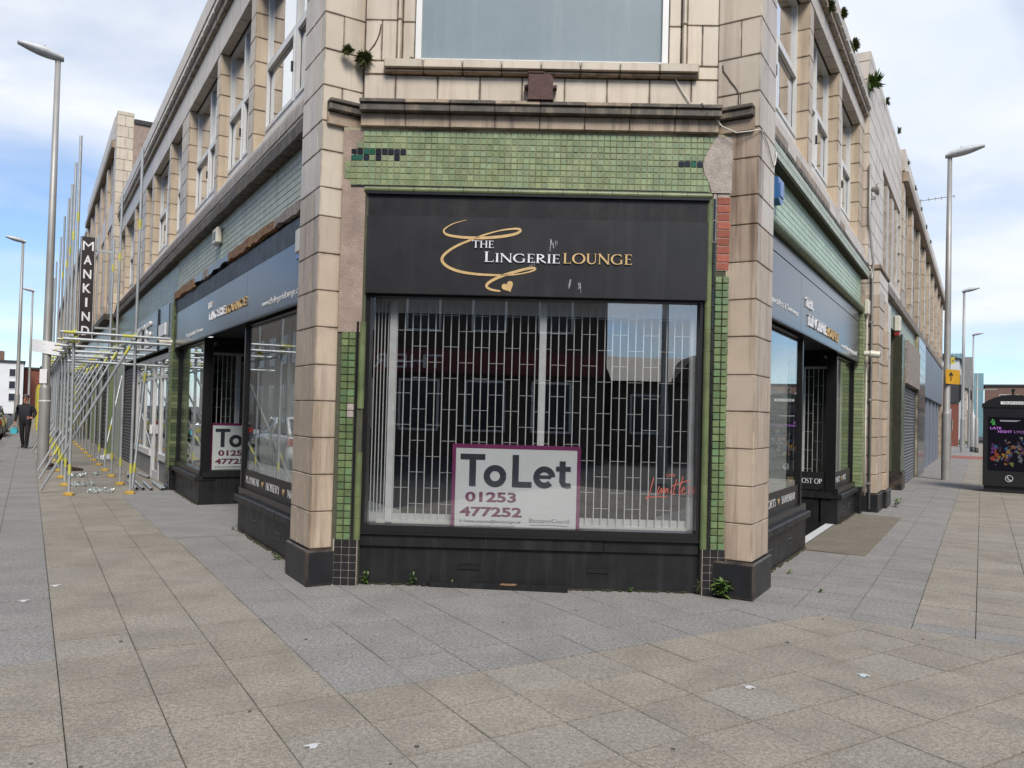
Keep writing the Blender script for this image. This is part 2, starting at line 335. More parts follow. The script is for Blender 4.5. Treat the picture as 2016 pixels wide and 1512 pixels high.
# text -------------------------------------------------------------
def fit(me, x0, x1, z0, z1):
    xs = [v.co.x for v in me.vertices]; ys = [v.co.y for v in me.vertices]
    a, b, c, d = min(xs), max(xs), min(ys), max(ys)
    for v in me.vertices:
        v.co.x = x0 + (v.co.x - a) / (b - a) * (x1 - x0); v.co.y = z0 + (v.co.y - c) / (d - c) * (z1 - z0)
def txt(name, s, M, x0, x1, z0, z1, y, m, parent, depth=.003, bold=0.0, shear=0, spacing=1):
    cu = bpy.data.curves.new('t', 'FONT'); cu.body = s; cu.size = 1; cu.extrude = depth / 2; cu.offset = bold; cu.shear = shear; cu.space_character = spacing; cu.resolution_u = 3
    o = bpy.data.objects.new('t', cu); me = bpy.data.meshes.new_from_object(o)
    bpy.data.objects.remove(o); bpy.data.curves.remove(cu)
    fit(me, x0, x1, z0, z1); me.materials.clear(); me.materials.append(m); me.name = name
    return ob(name, me, parent, TXT(M, 0, y, 0))
def arc(cx, cy, rx, ry, a0, a1, n=14): return [(cx + rx * cos(radians(a0 + (a1 - a0) * i / n)), cy + ry * sin(radians(a0 + (a1 - a0) * i / n))) for i in range(n + 1)]
def serif(ch):        # inscriptional capitals, cap height 1: strokes (points, widths) and advance
    k, t, sf = .135, .055, .035
    def st(x, w_=k, a=0, b=1): return [([(x, a), (x, b)], w_), ([(x - w_ / 2 - .07, a + sf / 2), (x + w_ / 2 + .07, a + sf / 2)], sf), ([(x - w_ / 2 - .07, b - sf / 2), (x + w_ / 2 + .07, b - sf / 2)], sf)]
    wv = lambda n, lo, hi: [lo + (hi - lo) * abs(sin(pi * i / n)) for i in range(n + 1)]
    if ch == 'I': return st(.16), .32
    if ch == 'L': return st(.16) + [([(.1, .03), (.6, .03)], .05), ([(.58, 0), (.62, .22)], [.05, .02])], .66
    if ch == 'T': return [([(.38, 0), (.38, 1)], k), ([(.24, sf / 2), (.52, sf / 2)], sf), ([(.02, .965), (.74, .965)], .06), ([(.035, 1), (.0, .78)], [.06, .02]), ([(.725, 1), (.76, .78)], [.06, .02])], .76
    if ch == 'H': return st(.16) + st(.72) + [([(.16, .52), (.72, .52)], t)], .88
    if ch == 'E': return st(.16) + [([(.1, .03), (.56, .03)], .05), ([(.1, .97), (.54, .97)], .05), ([(.1, .52), (.46, .52)], .045), ([(.55, 0), (.59, .2)], [.05, .02]), ([(.53, 1), (.56, .82)], [.05, .02]), ([(.46, .44), (.46, .6)], .03)], .62
    if ch == 'N': return st(.13, .065) + st(.80, .065) + [([(.09, 1), (.82, 0)], [.15, .14])], .94
    if ch == 'O': return [(arc(.5, .5, .43, .47, 0, 360, 32), wv(32, .15, .15)[:0] or [.055 + .1 * abs(cos(2 * pi * i / 32)) for i in range(33)])], 1.0
    if ch == 'G': return [(arc(.5, .5, .43, .47, 50, 325, 26), [.05 + .1 * abs(cos(radians(50 + 275 * i / 26))) for i in range(27)]), ([(.80, .06), (.80, .43)], .12), ([(.68, .43), (.93, .43)], .035), ([(.77, .93), (.79, .72)], [.05, .02])], .97
    if ch == 'R': return st(.16) + [(arc(.2, .74, .37, .235, -90, 90, 16), [.05 + .09 * cos(radians(-90 + 180 * i / 16)) for i in range(17)]), ([(.3, .5), (.5, .24), (.76, .02)], [.08, .13, .10])], .80
    if ch == 'P': return st(.16) + [(arc(.2, .72, .38, .255, -90, 90, 16), [.05 + .09 * cos(radians(-90 + 180 * i / 16)) for i in range(17)])], .66
    if ch == 'U': return [([(.16, 1), (.16, .3)] + arc(.44, .3, .28, .275, 180, 360, 12)[1:] + [(.72, 1)], [k, k] + [.12 - .07 * i / 11 for i in range(12)] + [.06]), ([(.03, .983), (.29, .983)], sf), ([(.62, .983), (.82, .983)], sf)], .86
    if ch == 'S': return [([(.44, .80), (.40, .93), (.27, .975), (.13, .9), (.09, .76), (.16, .62), (.32, .5), (.45, .36), (.46, .2), (.36, .06), (.22, .025), (.1, .08), (.05, .24)], [.03, .05, .06, .09, .11, .13, .14, .13, .11, .08, .06, .05, .03])], .54
    if ch == 'A': return [([(.03, 0), (.40, 1)], .055), ([(.38, 1), (.74, 0)], .13), ([(.17, .36), (.62, .36)], .045)], .78
    if ch == 'W': return [([(.0, 1), (.26, 0)], .12), ([(.26, 0), (.48, 1)], .05), ([(.46, 1), (.72, 0)], .12), ([(.72, 0), (.97, 1)], .05)], .99
    if ch == 'Y': return [([(.02, 1), (.36, .48)], .12), ([(.7, 1), (.36, .48)], .05), ([(.36, .5), (.36, 0)], k)], .72
    return [], .3
def seriftext(name, s, M, x0, x1, z0, z1, y, m, parent, depth=.012, big=()):
    b = MB(); x = 0; q = 0
    for i, ch in enumerate(s):
        stk, adv = serif(ch); sc = 1.16 if i in big else 1
        for pts, wd in stk:
            q += 1; wd = [v * sc for v in wd] if isinstance(wd, list) else wd * sc
            b.strip([(x + px * sc, py * sc) for px, py in pts], wd, 0, depth + .0003 * (q % 5))
        x += (adv + .05) * sc
    me = b.mesh(name, m); fit(me, x0, x1, z0, z1); return ob(name, me, parent, TXT(M, 0, y, 0))
def heartpoly(cx, cz, r, rot=0, n=24):
    out = []
    for i in range(n):
        t = 2 * pi * i / n; hx = 16 * sin(t) ** 3 / 17; hy = (13 * cos(t) - 5 * cos(2 * t) - 2 * cos(3 * t) - cos(4 * t)) / 17
        out.append((cx + r * (hx * cos(rot) - hy * sin(rot)), cz + r * (hx * sin(rot) + hy * cos(rot))))
    return out
def heart(M, cx, cz, r, y, m, parent, rot=0, name='heart'):
    return ob(name, (MB().prism(heartpoly(cx, cz, r, rot), y - .004, y, 'y'), m), parent, M)

# ================================================================== GROUND
struct('ground', (MB().box(-900, 900, -900, 900, -.5, -.16), m_asph))
KERB = -2.95
# paving bed of both streets and the corner, as one sheet (world xy)
def wp(M, x, y): v = M @ Vector((x, y, 0)); return (v.x, v.y)
def clip(poly, a, b, keep=1):          # keep the side to the left of a->b (keep=1)
    out = []; n = len(poly)
    sd = lambda p: ((b[0] - a[0]) * (p[1] - a[1]) - (b[1] - a[1]) * (p[0] - a[0])) * keep
    for i in range(n):
        p, q = poly[i], poly[(i + 1) % n]; sp_, sq = sd(p), sd(q)
        if sp_ >= 0: out.append(p)
        if (sp_ >= 0) != (sq >= 0):
            t = sp_ / (sp_ - sq); out.append((p[0] + (q[0] - p[0]) * t, p[1] + (q[1] - p[1]) * t))
    return out
bedpoly = [wp(FL, -90, .5), wp(FL, -90, KERB), wp(FL, 9.5, KERB), wp(FR, -8.5, -5.2), wp(FR, 75, -5.2), wp(FR, 75, .5)]
pave = struct('pavement', (MB().prism(bedpoly, -.155, -.012), m_bed))
kb = MB()
for i in range(100): kb.box(-90 + i * .995 + .004, -90 + (i + 1) * .995, KERB - .15, KERB - .002, -.16, .0)
stuff(ob('kerb_stones', (kb, m_kerb), pave, FL))
kb = MB()
for i in range(84): kb.box(-8.5 + i * .995 + .004, -8.5 + (i + 1) * .995, -5.35, -5.202, -.16, .0)
stuff(ob('kerb_stones', (kb, m_kerb), pave, FR))
# border line between the two slab grids
B0 = wp(FR, -.07, .05); B1 = wp(FR, -.228, -1.69)
def area(p): return abs(sum(p[i][0] * p[(i + 1) % len(p)][1] - p[(i + 1) % len(p)][0] * p[i][1] for i in range(len(p)))) / 2
def shrink(poly, g):
    n = len(poly); s_ = 1 if sum(poly[i][0] * poly[(i + 1) % n][1] - poly[(i + 1) % n][0] * poly[i][1] for i in range(n)) > 0 else -1
    out = poly
    for i in range(n):
        a, b = Vector(poly[i]), Vector(poly[(i + 1) % n]); d = b - a
        if d.length < 1e-6: continue
        d.normalize(); nn = Vector((-d.y, d.x)) * s_ * g
        out = clip(out, a + nn, b + nn, s_)
        if len(out) < 3: return []
    return out
slabs = []
WALLC = [wp(FL, -.05, .2), wp(FC, -1.5, .1), wp(FC, 1.5, .1), wp(FR, .05, .2)]
def add_slab(poly, mt, M):
    poly = shrink(poly, .0027)
    if len(poly) < 3 or area(poly) < .004: return
    c = Vector((sum(p[0] for p in poly) / len(poly), sum(p[1] for p in poly) / len(poly)))
    slabs.append((c.length - area(poly) * 2, c, poly, mt))
px0, py0, PP, QQ = .43, -1.97, .4553, .4495
for i in range(-200, 22):
    for j in range(-3, 16):
        x0, x1, y0, y1 = px0 + i * PP, px0 + (i + 1) * PP, py0 + j * QQ, py0 + (j + 1) * QQ
        if y0 > .5 and x1 < -.6: continue
        y0 = max(y0, KERB); 
        if y1 <= y0 + .02: continue
        cx, cy = (x0 + x1) / 2, (y0 + y1) / 2
        if cx < -3.3 and cx > -8.2 and cy > -.70: continue           # concrete apron
        if cy > -.64 and x1 < 2.80 or (cy < -1.97 and cx < 1.37): mt = m_grey
        else: mt = m_buff
        if cy > -.6 and cx < -9: mt = m_buff
        gx = .0036 + random.uniform(-.0012, .0016)
        poly = [wp(FL, x0 + gx, y0), wp(FL, x1 - gx, y0), wp(FL, x1 - gx, y1), wp(FL, x0 + gx, y1)]
        if x1 > -.5:
            poly = clip(poly, B0, B1, -1)
            if len(poly) < 3: continue
            poly = clip(poly, wp(FR, 0, -5.2), wp(FR, 1, -5.2), 1)
            if len(poly) < 3: continue
        c = (sum(p[0] for p in poly) / len(poly), sum(p[1] for p in poly) / len(poly))
        add_slab(poly, mt, FL)
ry = [.21, -.34, -.80, -1.255, -1.69, -2.126, -2.58, -3.03, -3.48, -3.93, -4.38, -4.83, -5.2]
xr = -.9; k = 0
while xr < 75:
    st = .242 if xr < 3.3 else .45
    for j in range(len(ry) - 1):
        y1, y0 = ry[j], ry[j + 1]; cx, cy = xr + st / 2, (y0 + y1) / 2
        if 3.25 < cx < 7.9 and cy > -.55: continue
        poly = clip([wp(FR, xr + .003, y0), wp(FR, xr + st - .003, y0), wp(FR, xr + st - .003, y1), wp(FR, xr + .003, y1)], B0, B1, 1)
        if len(poly) < 3: continue
        add_slab(poly, m_grey if (cy > -1.255 or cx < .0) else m_buff, FR)
    xr += st
slabs.sort(key=lambda q: q[0])
# slabs inside the picture first
CI = cam.matrix_basis.inverted() if cam.matrix_basis else None
CI = cam.matrix_world.inverted() if True else CI
_mw = Matrix(((_right.x, _u2.x, -_fw.x, 0), (_right.y, _u2.y, -_fw.y, 0), (_right.z, _u2.z, -_fw.z, 1.6), (0, 0, 0, 1))).inverted()
def inview(c):
    p = _mw @ Vector((c[0], c[1], 0))
    if p.z > -.5: return False
    return abs(p.x / -p.z) < .70 and p.y / -p.z > -.56
n_single = 0; rest = {}
for _, c, poly, mt in slabs:
    zt = random.uniform(-.0018, .0018); tx, ty = random.uniform(-.003, .003), random.uniform(-.003, .003)
    loc = [(p[0] - c.x, p[1] - c.y) for p in poly]
    if n_single < 300 and inview(c):
        n_single += 1; b = MB(); n = len(loc); cc_ = .0012
        top = [(p[0] * (1 - cc_ / .22), p[1] * (1 - cc_ / .22)) for p in loc]
        for p in loc: b.v.append((p[0], p[1], -.03))
        for p in loc: b.v.append((p[0], p[1], -.0015 + p[0] * tx + p[1] * ty))
        for p in top: b.v.append((p[0], p[1], p[0] * tx + p[1] * ty))
        for q in range(n):
            r_ = (q + 1) % n; b.face([q, r_, n + r_, n + q]); b.face([n + q, n + r_, 2 * n + r_, 2 * n + q])
        b.face([2 * n + q for q in range(n)])
        me = b.mesh('slab', mt); uv = me.uv_layers.new(name='UVMap')
        xs = [p[0] for p in top]; ys = [p[1] for p in top]
        f = me.polygons[-1]
        if n == 4:
            for li, q in zip(f.loop_indices, ((0, 0), (1, 0), (1, 1), (0, 1))): uv.data[li].uv = q
        else:
            for li in f.loop_indices: uv.data[li].uv = (.5, .5)
        ob('slab', me, pave, T(c.x, c.y, zt))
    else: rest.setdefault(mt.name, []).append((poly, zt))
for mn, lst in rest.items():
    b = MB()
    for poly, zt in lst:
        k = len(b.v); n = len(poly)
        for p in poly: b.v.append((p[0], p[1], -.02))
        for p in poly: b.v.append((p[0], p[1], zt))
        for q in range(n): r_ = (q + 1) % n; b.face([k + q, k + r_, k + n + r_, k + n + q])
        b.face([k + n + q for q in range(n)])
    me = b.mesh('far_slabs', bpy.data.materials[mn]); uv = me.uv_layers.new(name='UVMap')
    for d in uv.data: d.uv = (.5, .5)
    stuff(ob('far_slabs', me, pave))
def apron(name, pts, M, m, z=.006):
    return struct(name, (MB().prism([wp(M, *p) for p in pts], -.011, z), m))
apron('concrete_apron', [(-8.3, -.73), (-3.33, -.70), (-3.24, -.60), (-3.2, .3), (-3.7, .3), (-3.7, 2.6), (-6.5, 2.6), (-6.5, .3), (-9.1, .3), (-9.0, -.35)], FL, m_conc)
apron('worn_entrance_apron', [(3.22, -.53), (7.85, -.56), (7.95, .24), (6.05, .24), (3.45, .24), (3.3, .2)], FR, m_tarm)
lob = struct('lobby_floor', (MB().box(3.4, 6.1, .243, 2.6, -.011, .008), m_groutdk), FR)
for i in range(11):
    for j in range(8):
        piece('floor_tile', FR, 3.42 + i * .24, 3.42 + (i + 1) * .24, .25 + (j * .24 - .12 if j else 0), .25 + j * .24 + .12, .0, .013, m_display if j == 0 else m_tileblack, lob, c=.002)

# ================================================================== CORNER BUILDING
bld = thing('corner_building', 'cream tiled two-storey corner building with green mosaic shopfront and canted window', 'building', T(0.2, 7.6, 0))
zc = [.33, .665, 1.0, 1.335, 1.67, 2.0, 2.345, 2.68, 3.02, 3.36, 3.625, 3.965, 4.236, 4.565, 4.9, 5.24, 5.575, 5.91, 6.245, 6.58, 6.915, 7.25, 7.6, 7.95]
def pier(M, s, xa, xb):       # s=-1: corner at the high-x end (scaffold street), s=+1: corner at the low-x end
    core = part('pier', M, bld, m_mortar, (min(xa, xb) + .012, max(xa, xb) - .012, .045, .40, 0.02, 7.94))
    wv_ = abs(xb - xa)
    for k in range(len(zc) - 1):
        z0, z1 = zc[k], zc[k + 1]; f1, f2 = ((.40, .76), (.30, .70), (.46, .80))[k % 3]
        m = m_pier if k < 9 else m_cream
        if s < 0 and k < 9: ms = m_pier
        else: ms = m_pale if (k > 9 or s > 0) else m_pier
        if s > 0 and k < 9: ms = m_pier
        if s > 0 and k in (8, 9, 10, 11): m = m_pierdk
        e = [xa + (xb - xa) * f for f in (0, f1, f2)]       # xa is the end away from the corner
        for q in range(2):
            piece('block', M, min(e[q], e[q + 1]), max(e[q], e[q + 1]), .03, .14, z0, z1, ms, core, jit=.0012)
        lo, hi = sorted((e[2], xb))
        if k >= 12 and k % 2 == 0:
            piece('block', M, lo, hi, .03, .21, z0, z1, m, core, jit=.001); piece('block', M, lo, hi, .215, .42, z0, z1, m, core, jit=.001)
        else: piece('block', M, lo, hi, .03, .42, z0, z1, m, core, jit=.001)
    x0, x1 = sorted((xa, xb))
    b = piece('plinth', M, x0 - (.03 if s < 0 else .0) , x1 + (.03 if s > 0 else .0), 0.0, .40, .0, .325, m_plinth, bld, c=.012, g=0)
    return core
# scaffold-street pier: x -.67..-.05 ; its plinth reaches the corner at x 0
coreL = pier(FL, -1, -.67, -.05); coreR = pier(FR, 1, .64, .02)
piece('plinth', FL, -.049, .0, -.004, .38, .0, .322, m_plinth, bld, c=.012, g=0)
piece('plinth', FR, -.03, .019, -.004, .38, .0, .322, m_plinth, bld, c=.012, g=0)

# ---- canted front: backing
part('front_wall', FC, bld, m_mortar, (-1.66, 1.66, .105, .5, 4.2, 4.86), (-1.66, -1.19, .125, .5, 4.86, 7.9), (1.19, 1.66, .125, .5, 4.86, 7.9), (-1.19, 1.19, .125, .5, 6.9, 7.9))
fz = part('frieze', FC, bld, m_grout, (-1.80, 1.80, .0035, .3, 3.665, 4.2))
ts = .0567; n = 0; rest_t = MB(); nrow = 9
dark = {(0, 5), (0, 4), (1, 5), (2, 5), (3, 5), (4, 5), (5, 5), (6, 5), (3, 4), (6, 4), (53, 5), (54, 5), (55, 5), (56, 5)}
def inpatch(x, z): # bare render corners where the mosaic has fallen off
    if x < -1.55: return x < -1.76 + max(0, (z - 3.9)) * .62 + (.03 if z < 3.72 else 0)
    e = 1.50 + abs(z - 3.90) * .42
    return x > e
tilemeshes = {}
def tilemesh(w_, h_, m): return piecemesh(w_, .016, h_, m, .004)
cnt = 0
for i in range(-31, 32):
    for j in range(nrow):
        x, z = i * ts, 3.665 + (j + .5) * .0566
        if inpatch(x, z) or abs(x) > 1.76: continue
        m = m_tile
        if j in (4, 5) and (x < -1.2 or x > 1.26):
            q = random.random()
            if (x < -1.2 and (j == 5 or x < -1.55)) or (x > 1.26 and (j == 4)) or (x < -1.2 and j == 4 and q < .35): m = m_tileblack if q < .42 else m_tiledark
        if cnt < 300 and j in (2, 3, 4, 5, 6, 7) and (j != 7 or abs(x) < .0) or m is not m_tile:
            cnt += 1
            M_ = FC @ T(x + random.uniform(-.001, .001), .005 + random.uniform(-.0015, .0015), z + random.uniform(-.001, .001)) @ Matrix.Rotation(random.uniform(-.025, .025), 4, 'X') @ Matrix.Rotation(random.uniform(-.025, .025), 4, 'Z')
            ob('tile', tilemesh(ts - .0035, .0566 - .0035, m), fz, M_)
        else:
            g = .0017; dy_ = random.uniform(-.002, .001)
            rest_t.cbox(x - ts / 2 + g, x + ts / 2 - g, -.003 + dy_, .0034, z - .0283 + g, z + .0283 - g, .004)
me = rest_t.mesh('mosaic_tiles', m_tile); uv = me.uv_layers.new(name='UVMap')
for d in uv.data: d.uv = (.5, .5)
stuff(ob('mosaic_tiles', me, fz, FC))
# fallen-off corners: bare render
ob('render_patch', (MB().prism([(-1.80, 4.175), (-1.60, 4.175), (-1.64, 4.08), (-1.69, 3.98), (-1.725, 3.90), (-1.755, 3.80), (-1.76, 3.72), (-1.70, 3.67), (-1.585, 3.655), (-1.585, 2.31), (-1.80, 2.31)], .000, .1, 'y'), m_render), bld, FC)
ob('concrete_patch', (MB().prism([(1.80, 4.175), (1.62, 4.175), (1.57, 4.08), (1.525, 4.0), (1.50, 3.92), (1.515, 3.84), (1.555, 3.76), (1.585, 3.66), (1.80, 3.66)], -.008, .1, 'y'), m_concrete), bld, FC)
# pilaster strips each side of the window
for s, zt in ((-1, 2.31), (1, 2.95)):
    st_ = part('tile_strip', FC, bld, m_groutdk, (min(s * 1.805, s * 1.556), max(s * 1.805, s * 1.556), .012, .2, 0, 3.66))
    n = int((zt - .41) / .0655)
    for j in range(n):
        for c in range(2):
            x = s * (1.665 + c * .066)
            if s < 0 and ((j, c) in ((17, 0), (18, 0))): m = m_concrete
            else: m = m_tilestrip
            M_ = FC @ T(x, .003 + random.uniform(-.003, .003), .443 + j * .0655) @ Matrix.Rotation(random.uniform(-.06, .06), 4, 'Z') @ Matrix.Rotation(random.uniform(-.05, .05), 4, 'X')
            ob('strip_tile', piecemesh(.061, .018, .0605, m, .008), st_, M_)
    nb = int((zt - .41) / .20)
    for j in range(nb + (1 if s < 0 else 4)):
        z = .41 + j * .2
        if z > 3.5: break
        ob('edge_tile', piecemesh(.022, .02, .196, m_tileblack, .003), st_, FC @ T(s * 1.617, .006, z + .1))
        if s < 0 and j in (4, 5): continue
        b = MB(); b.tube((0, 0, -.0992), (0, 0, .0992), .034, 16); ob('bullnose_tile', (b, m_bull), st_, FC @ T(s * 1.580, .030, z + .1))
    for j in range(6):                                       # black base tiles
        for c in range(3):
            ob('base_tile', piecemesh(.0665, .016, .0668, m_tileblack, .002), st_, FC @ T(s * (1.602 + c * .069), .0, .035 + j * .0695))
    part('base_grout', FC, st_, m_groutw, (min(s * 1.785, s * 1.564), max(s * 1.785, s * 1.564), -.0055, .011, .0, .415))
part('brick_mortar', FC, bld, m_concrete, (1.642, 1.79, .004, .1, 2.95, 3.65))
for j in range(9):                                            # exposed bricks
    piece('brick', FC, 1.645, 1.785, -.002, .1, 2.955 + j * .075, 3.022 + j * .075, m_brick, bld, c=.004, g=0, jit=.002)
piece('mortar_strip', FC, 1.60, 1.637, -.002, .05, 3.2, 3.655, m_concrete, bld, c=.006)
# black shopfront joinery
part('stall_riser', FC, bld, m_black, (-1.556, 1.556, .09, .3, -.01, .352))
for a, b_ in ((-1.556, -.42), (-.42, .68), (.68, 1.556)): piece('riser_panel', FC, a, b_, .06 + .006 * (a > 0), .3, .353, .462, m_black, bld, c=.004, g=.001)
part('window_sill', FC, bld, m_blackg, (-1.556, 1.556, .035, .3, .465, .482), (-1.556, 1.556, .055, .3, .4822, .548))
wf = part('window_frame', FC, bld, m_blackg, (-1.556, -1.515, .05, .2, .549, 2.68), (1.515, 1.556, .05, .2, .549, 2.68), (-1.514, 1.514, .06, .2, 2.655, 2.72))
ob('pane', (MB().box(-1.516, 1.516, .118, .124, .548, 2.67), m_glass), wf, FC)
part('shutter_box', FC, bld, m_black, (-1.556, 1.556, .012, .2, 3.392, 3.585))
part('head_trim', FC, bld, m_blackg, (-1.57, 1.57, -.02, .1, 3.586, 3.606), (-1.72, 1.55, -.006, .05, 3.650, 3.664))
for i in range(14):
    b = MB(); b.tube((-.112, 0, 0), (.112, 0, 0), .030, 10); ob('bullnose_tile', (b, m_bull), bld, FC @ T(-1.48 + i * .2275, .01, 3.630))
for x in (-.541, .633):
    v = part('air_vent', FC, bld, m_blackg, (x - .10, x + .10, .080, .092, .160, .168), (x - .10, x + .10, .080, .092, .206, .214), (x - .1, x - .093, .08, .092, .168, .206), (x + .093, x + .1, .08, .092, .168, .206), (x - .006, x + .006, .08, .092, .168, .206), (x - .093, x + .093, .084, .0915, .185, .189))
    part('vent_hole', FC, v, m_print, (x - .092, x + .092, .0875, .0905, .169, .205))
# cornice over the frieze
for i in range(8):
    x0 = -1.64 + i * .41
    cb = piece('cornice_block', FC, x0, x0 + .41, -.045, .3, 4.2, 4.32, m_corn, bld, c=.004, g=.0012)
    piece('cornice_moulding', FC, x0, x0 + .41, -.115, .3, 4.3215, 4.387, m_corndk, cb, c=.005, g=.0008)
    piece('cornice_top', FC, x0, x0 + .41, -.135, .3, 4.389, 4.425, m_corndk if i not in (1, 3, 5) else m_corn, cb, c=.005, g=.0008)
for M, s, a in ((FL, 1, -.05), (FR, -1, .02)):
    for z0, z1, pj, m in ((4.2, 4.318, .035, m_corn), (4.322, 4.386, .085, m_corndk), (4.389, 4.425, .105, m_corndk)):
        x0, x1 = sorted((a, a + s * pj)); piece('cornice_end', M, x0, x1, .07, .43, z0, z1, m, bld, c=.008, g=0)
# wall blocks and sill above
jx = [-1.645, -1.35, -.957, -.563, -.17, .223, .617, 1.01, 1.395, 1.645]
for i in range(9): piece('wall_block', FC, jx[i], jx[i + 1], .075, .2, 4.425, 4.728, m_cream, bld, jit=.0008)
for i in range(8):
    x0 = -1.45 + i * .3625; sb_ = piece('sill_block', FC, x0, x0 + .3625, -.02, .2, 4.762, 4.845, m_cream, bld, c=.006)
    piece('sill_nosing', FC, x0, x0 + .3625, .012, .2, 4.731, 4.760, m_corn, sb_, c=.008)
for s in (-1, 1):
    piece('wall_block', FC, *sorted((s * 1.455, s * 1.645)), .075, .2, 4.732, 4.855, m_cream, bld)
    zz = [4.858, 5.24, 5.575, 5.91, 6.245, 6.58, 6.915]
    for k in range(6):
        z0, z1 = zz[k], zz[k + 1]
        piece('jamb_block', FC, *sorted((s * 1.185, s * 1.30)), .105, .3, z0, z1, m_cream, bld)
        piece('jamb_bead', FC, *sorted((s * 1.303, s * 1.345)), .05, .3, z0, z1, m_cream, bld, c=.01)
        xs = (1.348, 1.645) if k % 2 else (1.348, 1.49, 1.645)
        for q in range(len(xs) - 1): piece('wall_block', FC, *sorted((s * xs[q], s * xs[q + 1])), .075, .3, z0, z1, m_cream, bld)
for i in range(8): piece('wall_block', FC, -1.645 + i * .411, -1.645 + (i + 1) * .411, .075, .3, 6.93, 7.4, m_cream, bld)
uw = part('upper_window', FC, bld, m_white, (-1.18, 1.18, .11, .2, 4.848, 4.905), (-1.18, -1.125, .11, .2, 4.906, 6.9), (1.125, 1.18, .11, .2, 4.906, 6.9), (-1.124, 1.124, .11, .2, 6.85, 6.9))
ob('pane', (MB().box(-1.126, 1.126, .15, .16, 4.903, 6.86), m_frost), uw, FC)

# ---- floors and dark rooms behind
plan = [wp(FL, -21.3, .52), wp(FL, -.5, .52), wp(FR, .5, .52), wp(FR, 8.2, .52)]
ob('first_floor', (MB().prism(plan, 3.72, 4.15), m_dark), bld)
ob('roof', (MB().prism(plan, 7.62, 7.72), m_conc), bld)
part('interior_wall', FC, bld, m_dark, (-2.6, 2.9, 2.6, 2.75, 0, 3.72))
part('interior_wall', FL, bld, m_dark, (-21.3, -3.8, 2.61, 2.75, 0, 3.72), (-21.32, -21.2, .3, 2.7, 0, 3.72))
part('interior_wall', FR, bld, m_dark, (3.3, 8.3, 2.61, 2.75, 0, 3.72), (8.2, 8.32, .35, 2.7, 0, 3.72))
part('interior_floor', FC, bld, m_dark, (-1.5, 1.5, .3, 2.6, 0, .3))
part('upstairs_wall', FL, bld, m_room, (-21.3, -.75, 1.3, 1.4, 4.16, 7.6))
part('upstairs_wall', FR, bld, m_room, (.75, 8.2, 1.3, 1.4, 4.16, 7.6))

def upper(M, b, xs, pil, sill, trans, head, plane, seed=0, blockm=m_reveal, y_fr=.15, z_sp=4.3, glass=None):
    """windows between pilasters; xs=(left,right) ends, pil = list of (x0,x1), high to low or low to high"""
    edges = sorted(pil); lefts = [xs[0]] + [p[1] for p in edges]; rights = [p[0] for p in edges] + [xs[1]]
    for p0, p1 in edges:
        n = round((head - sill + .28) / .33); h = (head - (sill - .28)) / n
        pb = part('pilaster', M, b, m_mortar, (p0 + .015, p1 - .015, plane + .02, plane + .4, sill - .28, head))
        cols = 2 if p1 - p0 > .5 else 1
        for k in range(n):
            for c in range(cols):
                fr_ = .5 + (.1 if k % 2 else -.1) if cols == 2 else 1
                a = p0 + (p1 - p0) * (0 if c == 0 else fr_); e = p0 + (p1 - p0) * (fr_ if c == 0 and cols == 2 else 1)
                piece('pilaster_block', M, a, e, plane, plane + .34, sill - .28 + k * h, sill - .28 + (k + 1) * h, blockm, pb, jit=.0015)
    for a, e in zip(lefts, rights):
        if e - a < .35: continue
        y0 = plane + y_fr; f = .055; mid = (a + e) / 2
        wn = part('window', M, b, m_white, (a, e, y0, y0 + .07, sill, sill + f), (a, e, y0, y0 + .07, head - f, head), (a, a + f, y0, y0 + .07, sill + f, head - f), (e - f, e, y0, y0 + .07, sill + f, head - f),
                  (mid - f * .7, mid + f * .7, y0 - .004, y0 + .066, sill + f, head - f), (a + f, mid - f * .7, y0 - .004, y0 + .066, trans - f / 2, trans + f / 2), (mid + f * .7, e - f, y0 - .004, y0 + .066, trans - f / 2, trans + f / 2))
        for u0, u1 in ((a + f, mid - f * .7), (mid + f * .7, e - f)):
            for v0, v1 in ((sill + f, trans - f / 2), (trans + f / 2, head - f)):
                low = v0 < trans - .1
                if low:
                    part('casement', M, wn, m_white, (u0 + .004, u1 - .004, y0 - .014, y0 + .03, v0 + .004, v0 + .05), (u0 + .004, u1 - .004, y0 - .014, y0 + .03, v1 - .05, v1 - .004), (u0 + .004, u0 + .05, y0 - .014, y0 + .03, v0 + .05, v1 - .05), (u1 - .05, u1 - .004, y0 - .014, y0 + .03, v0 + .05, v1 - .05))
                ob('pane', (MB().box(u0, u1, y0 + .034, y0 + .04, v0, v1), glass or m_glass_up), wn, M)
        part('handle', M, wn, m_print, (mid - f * .7 - .03, mid - f * .7 - .012, y0 - .04, y0 - .0145, (sill + trans) / 2 - .06, (sill + trans) / 2 + .06))

_SC = {}
def slope_sill(M, x0, x1, y0, zb, zf, zt, m, parent):        # weathered sill block whose top slopes up to the window
    k = (round(x1 - x0, 3), y0, zb, zf, zt, m.name)
    if k not in _SC:
        w_ = (x1 - x0) / 2 - .0025; me = MB().prism([(y0, zb), (y0, zf - .008), (y0 + .008, zf), (.315, zt), (.42, zt), (.42, zb)], -w_, w_, 'x').mesh('sill_block', m)
        uv = me.uv_layers.new(name='UVMap')
        for d in uv.data: d.uv = (.5, .5)
        _SC[k] = me
    return ob('sill_block', _SC[k], parent, M @ T((x0 + x1) / 2, random.uniform(-.0012, .0012), 0))
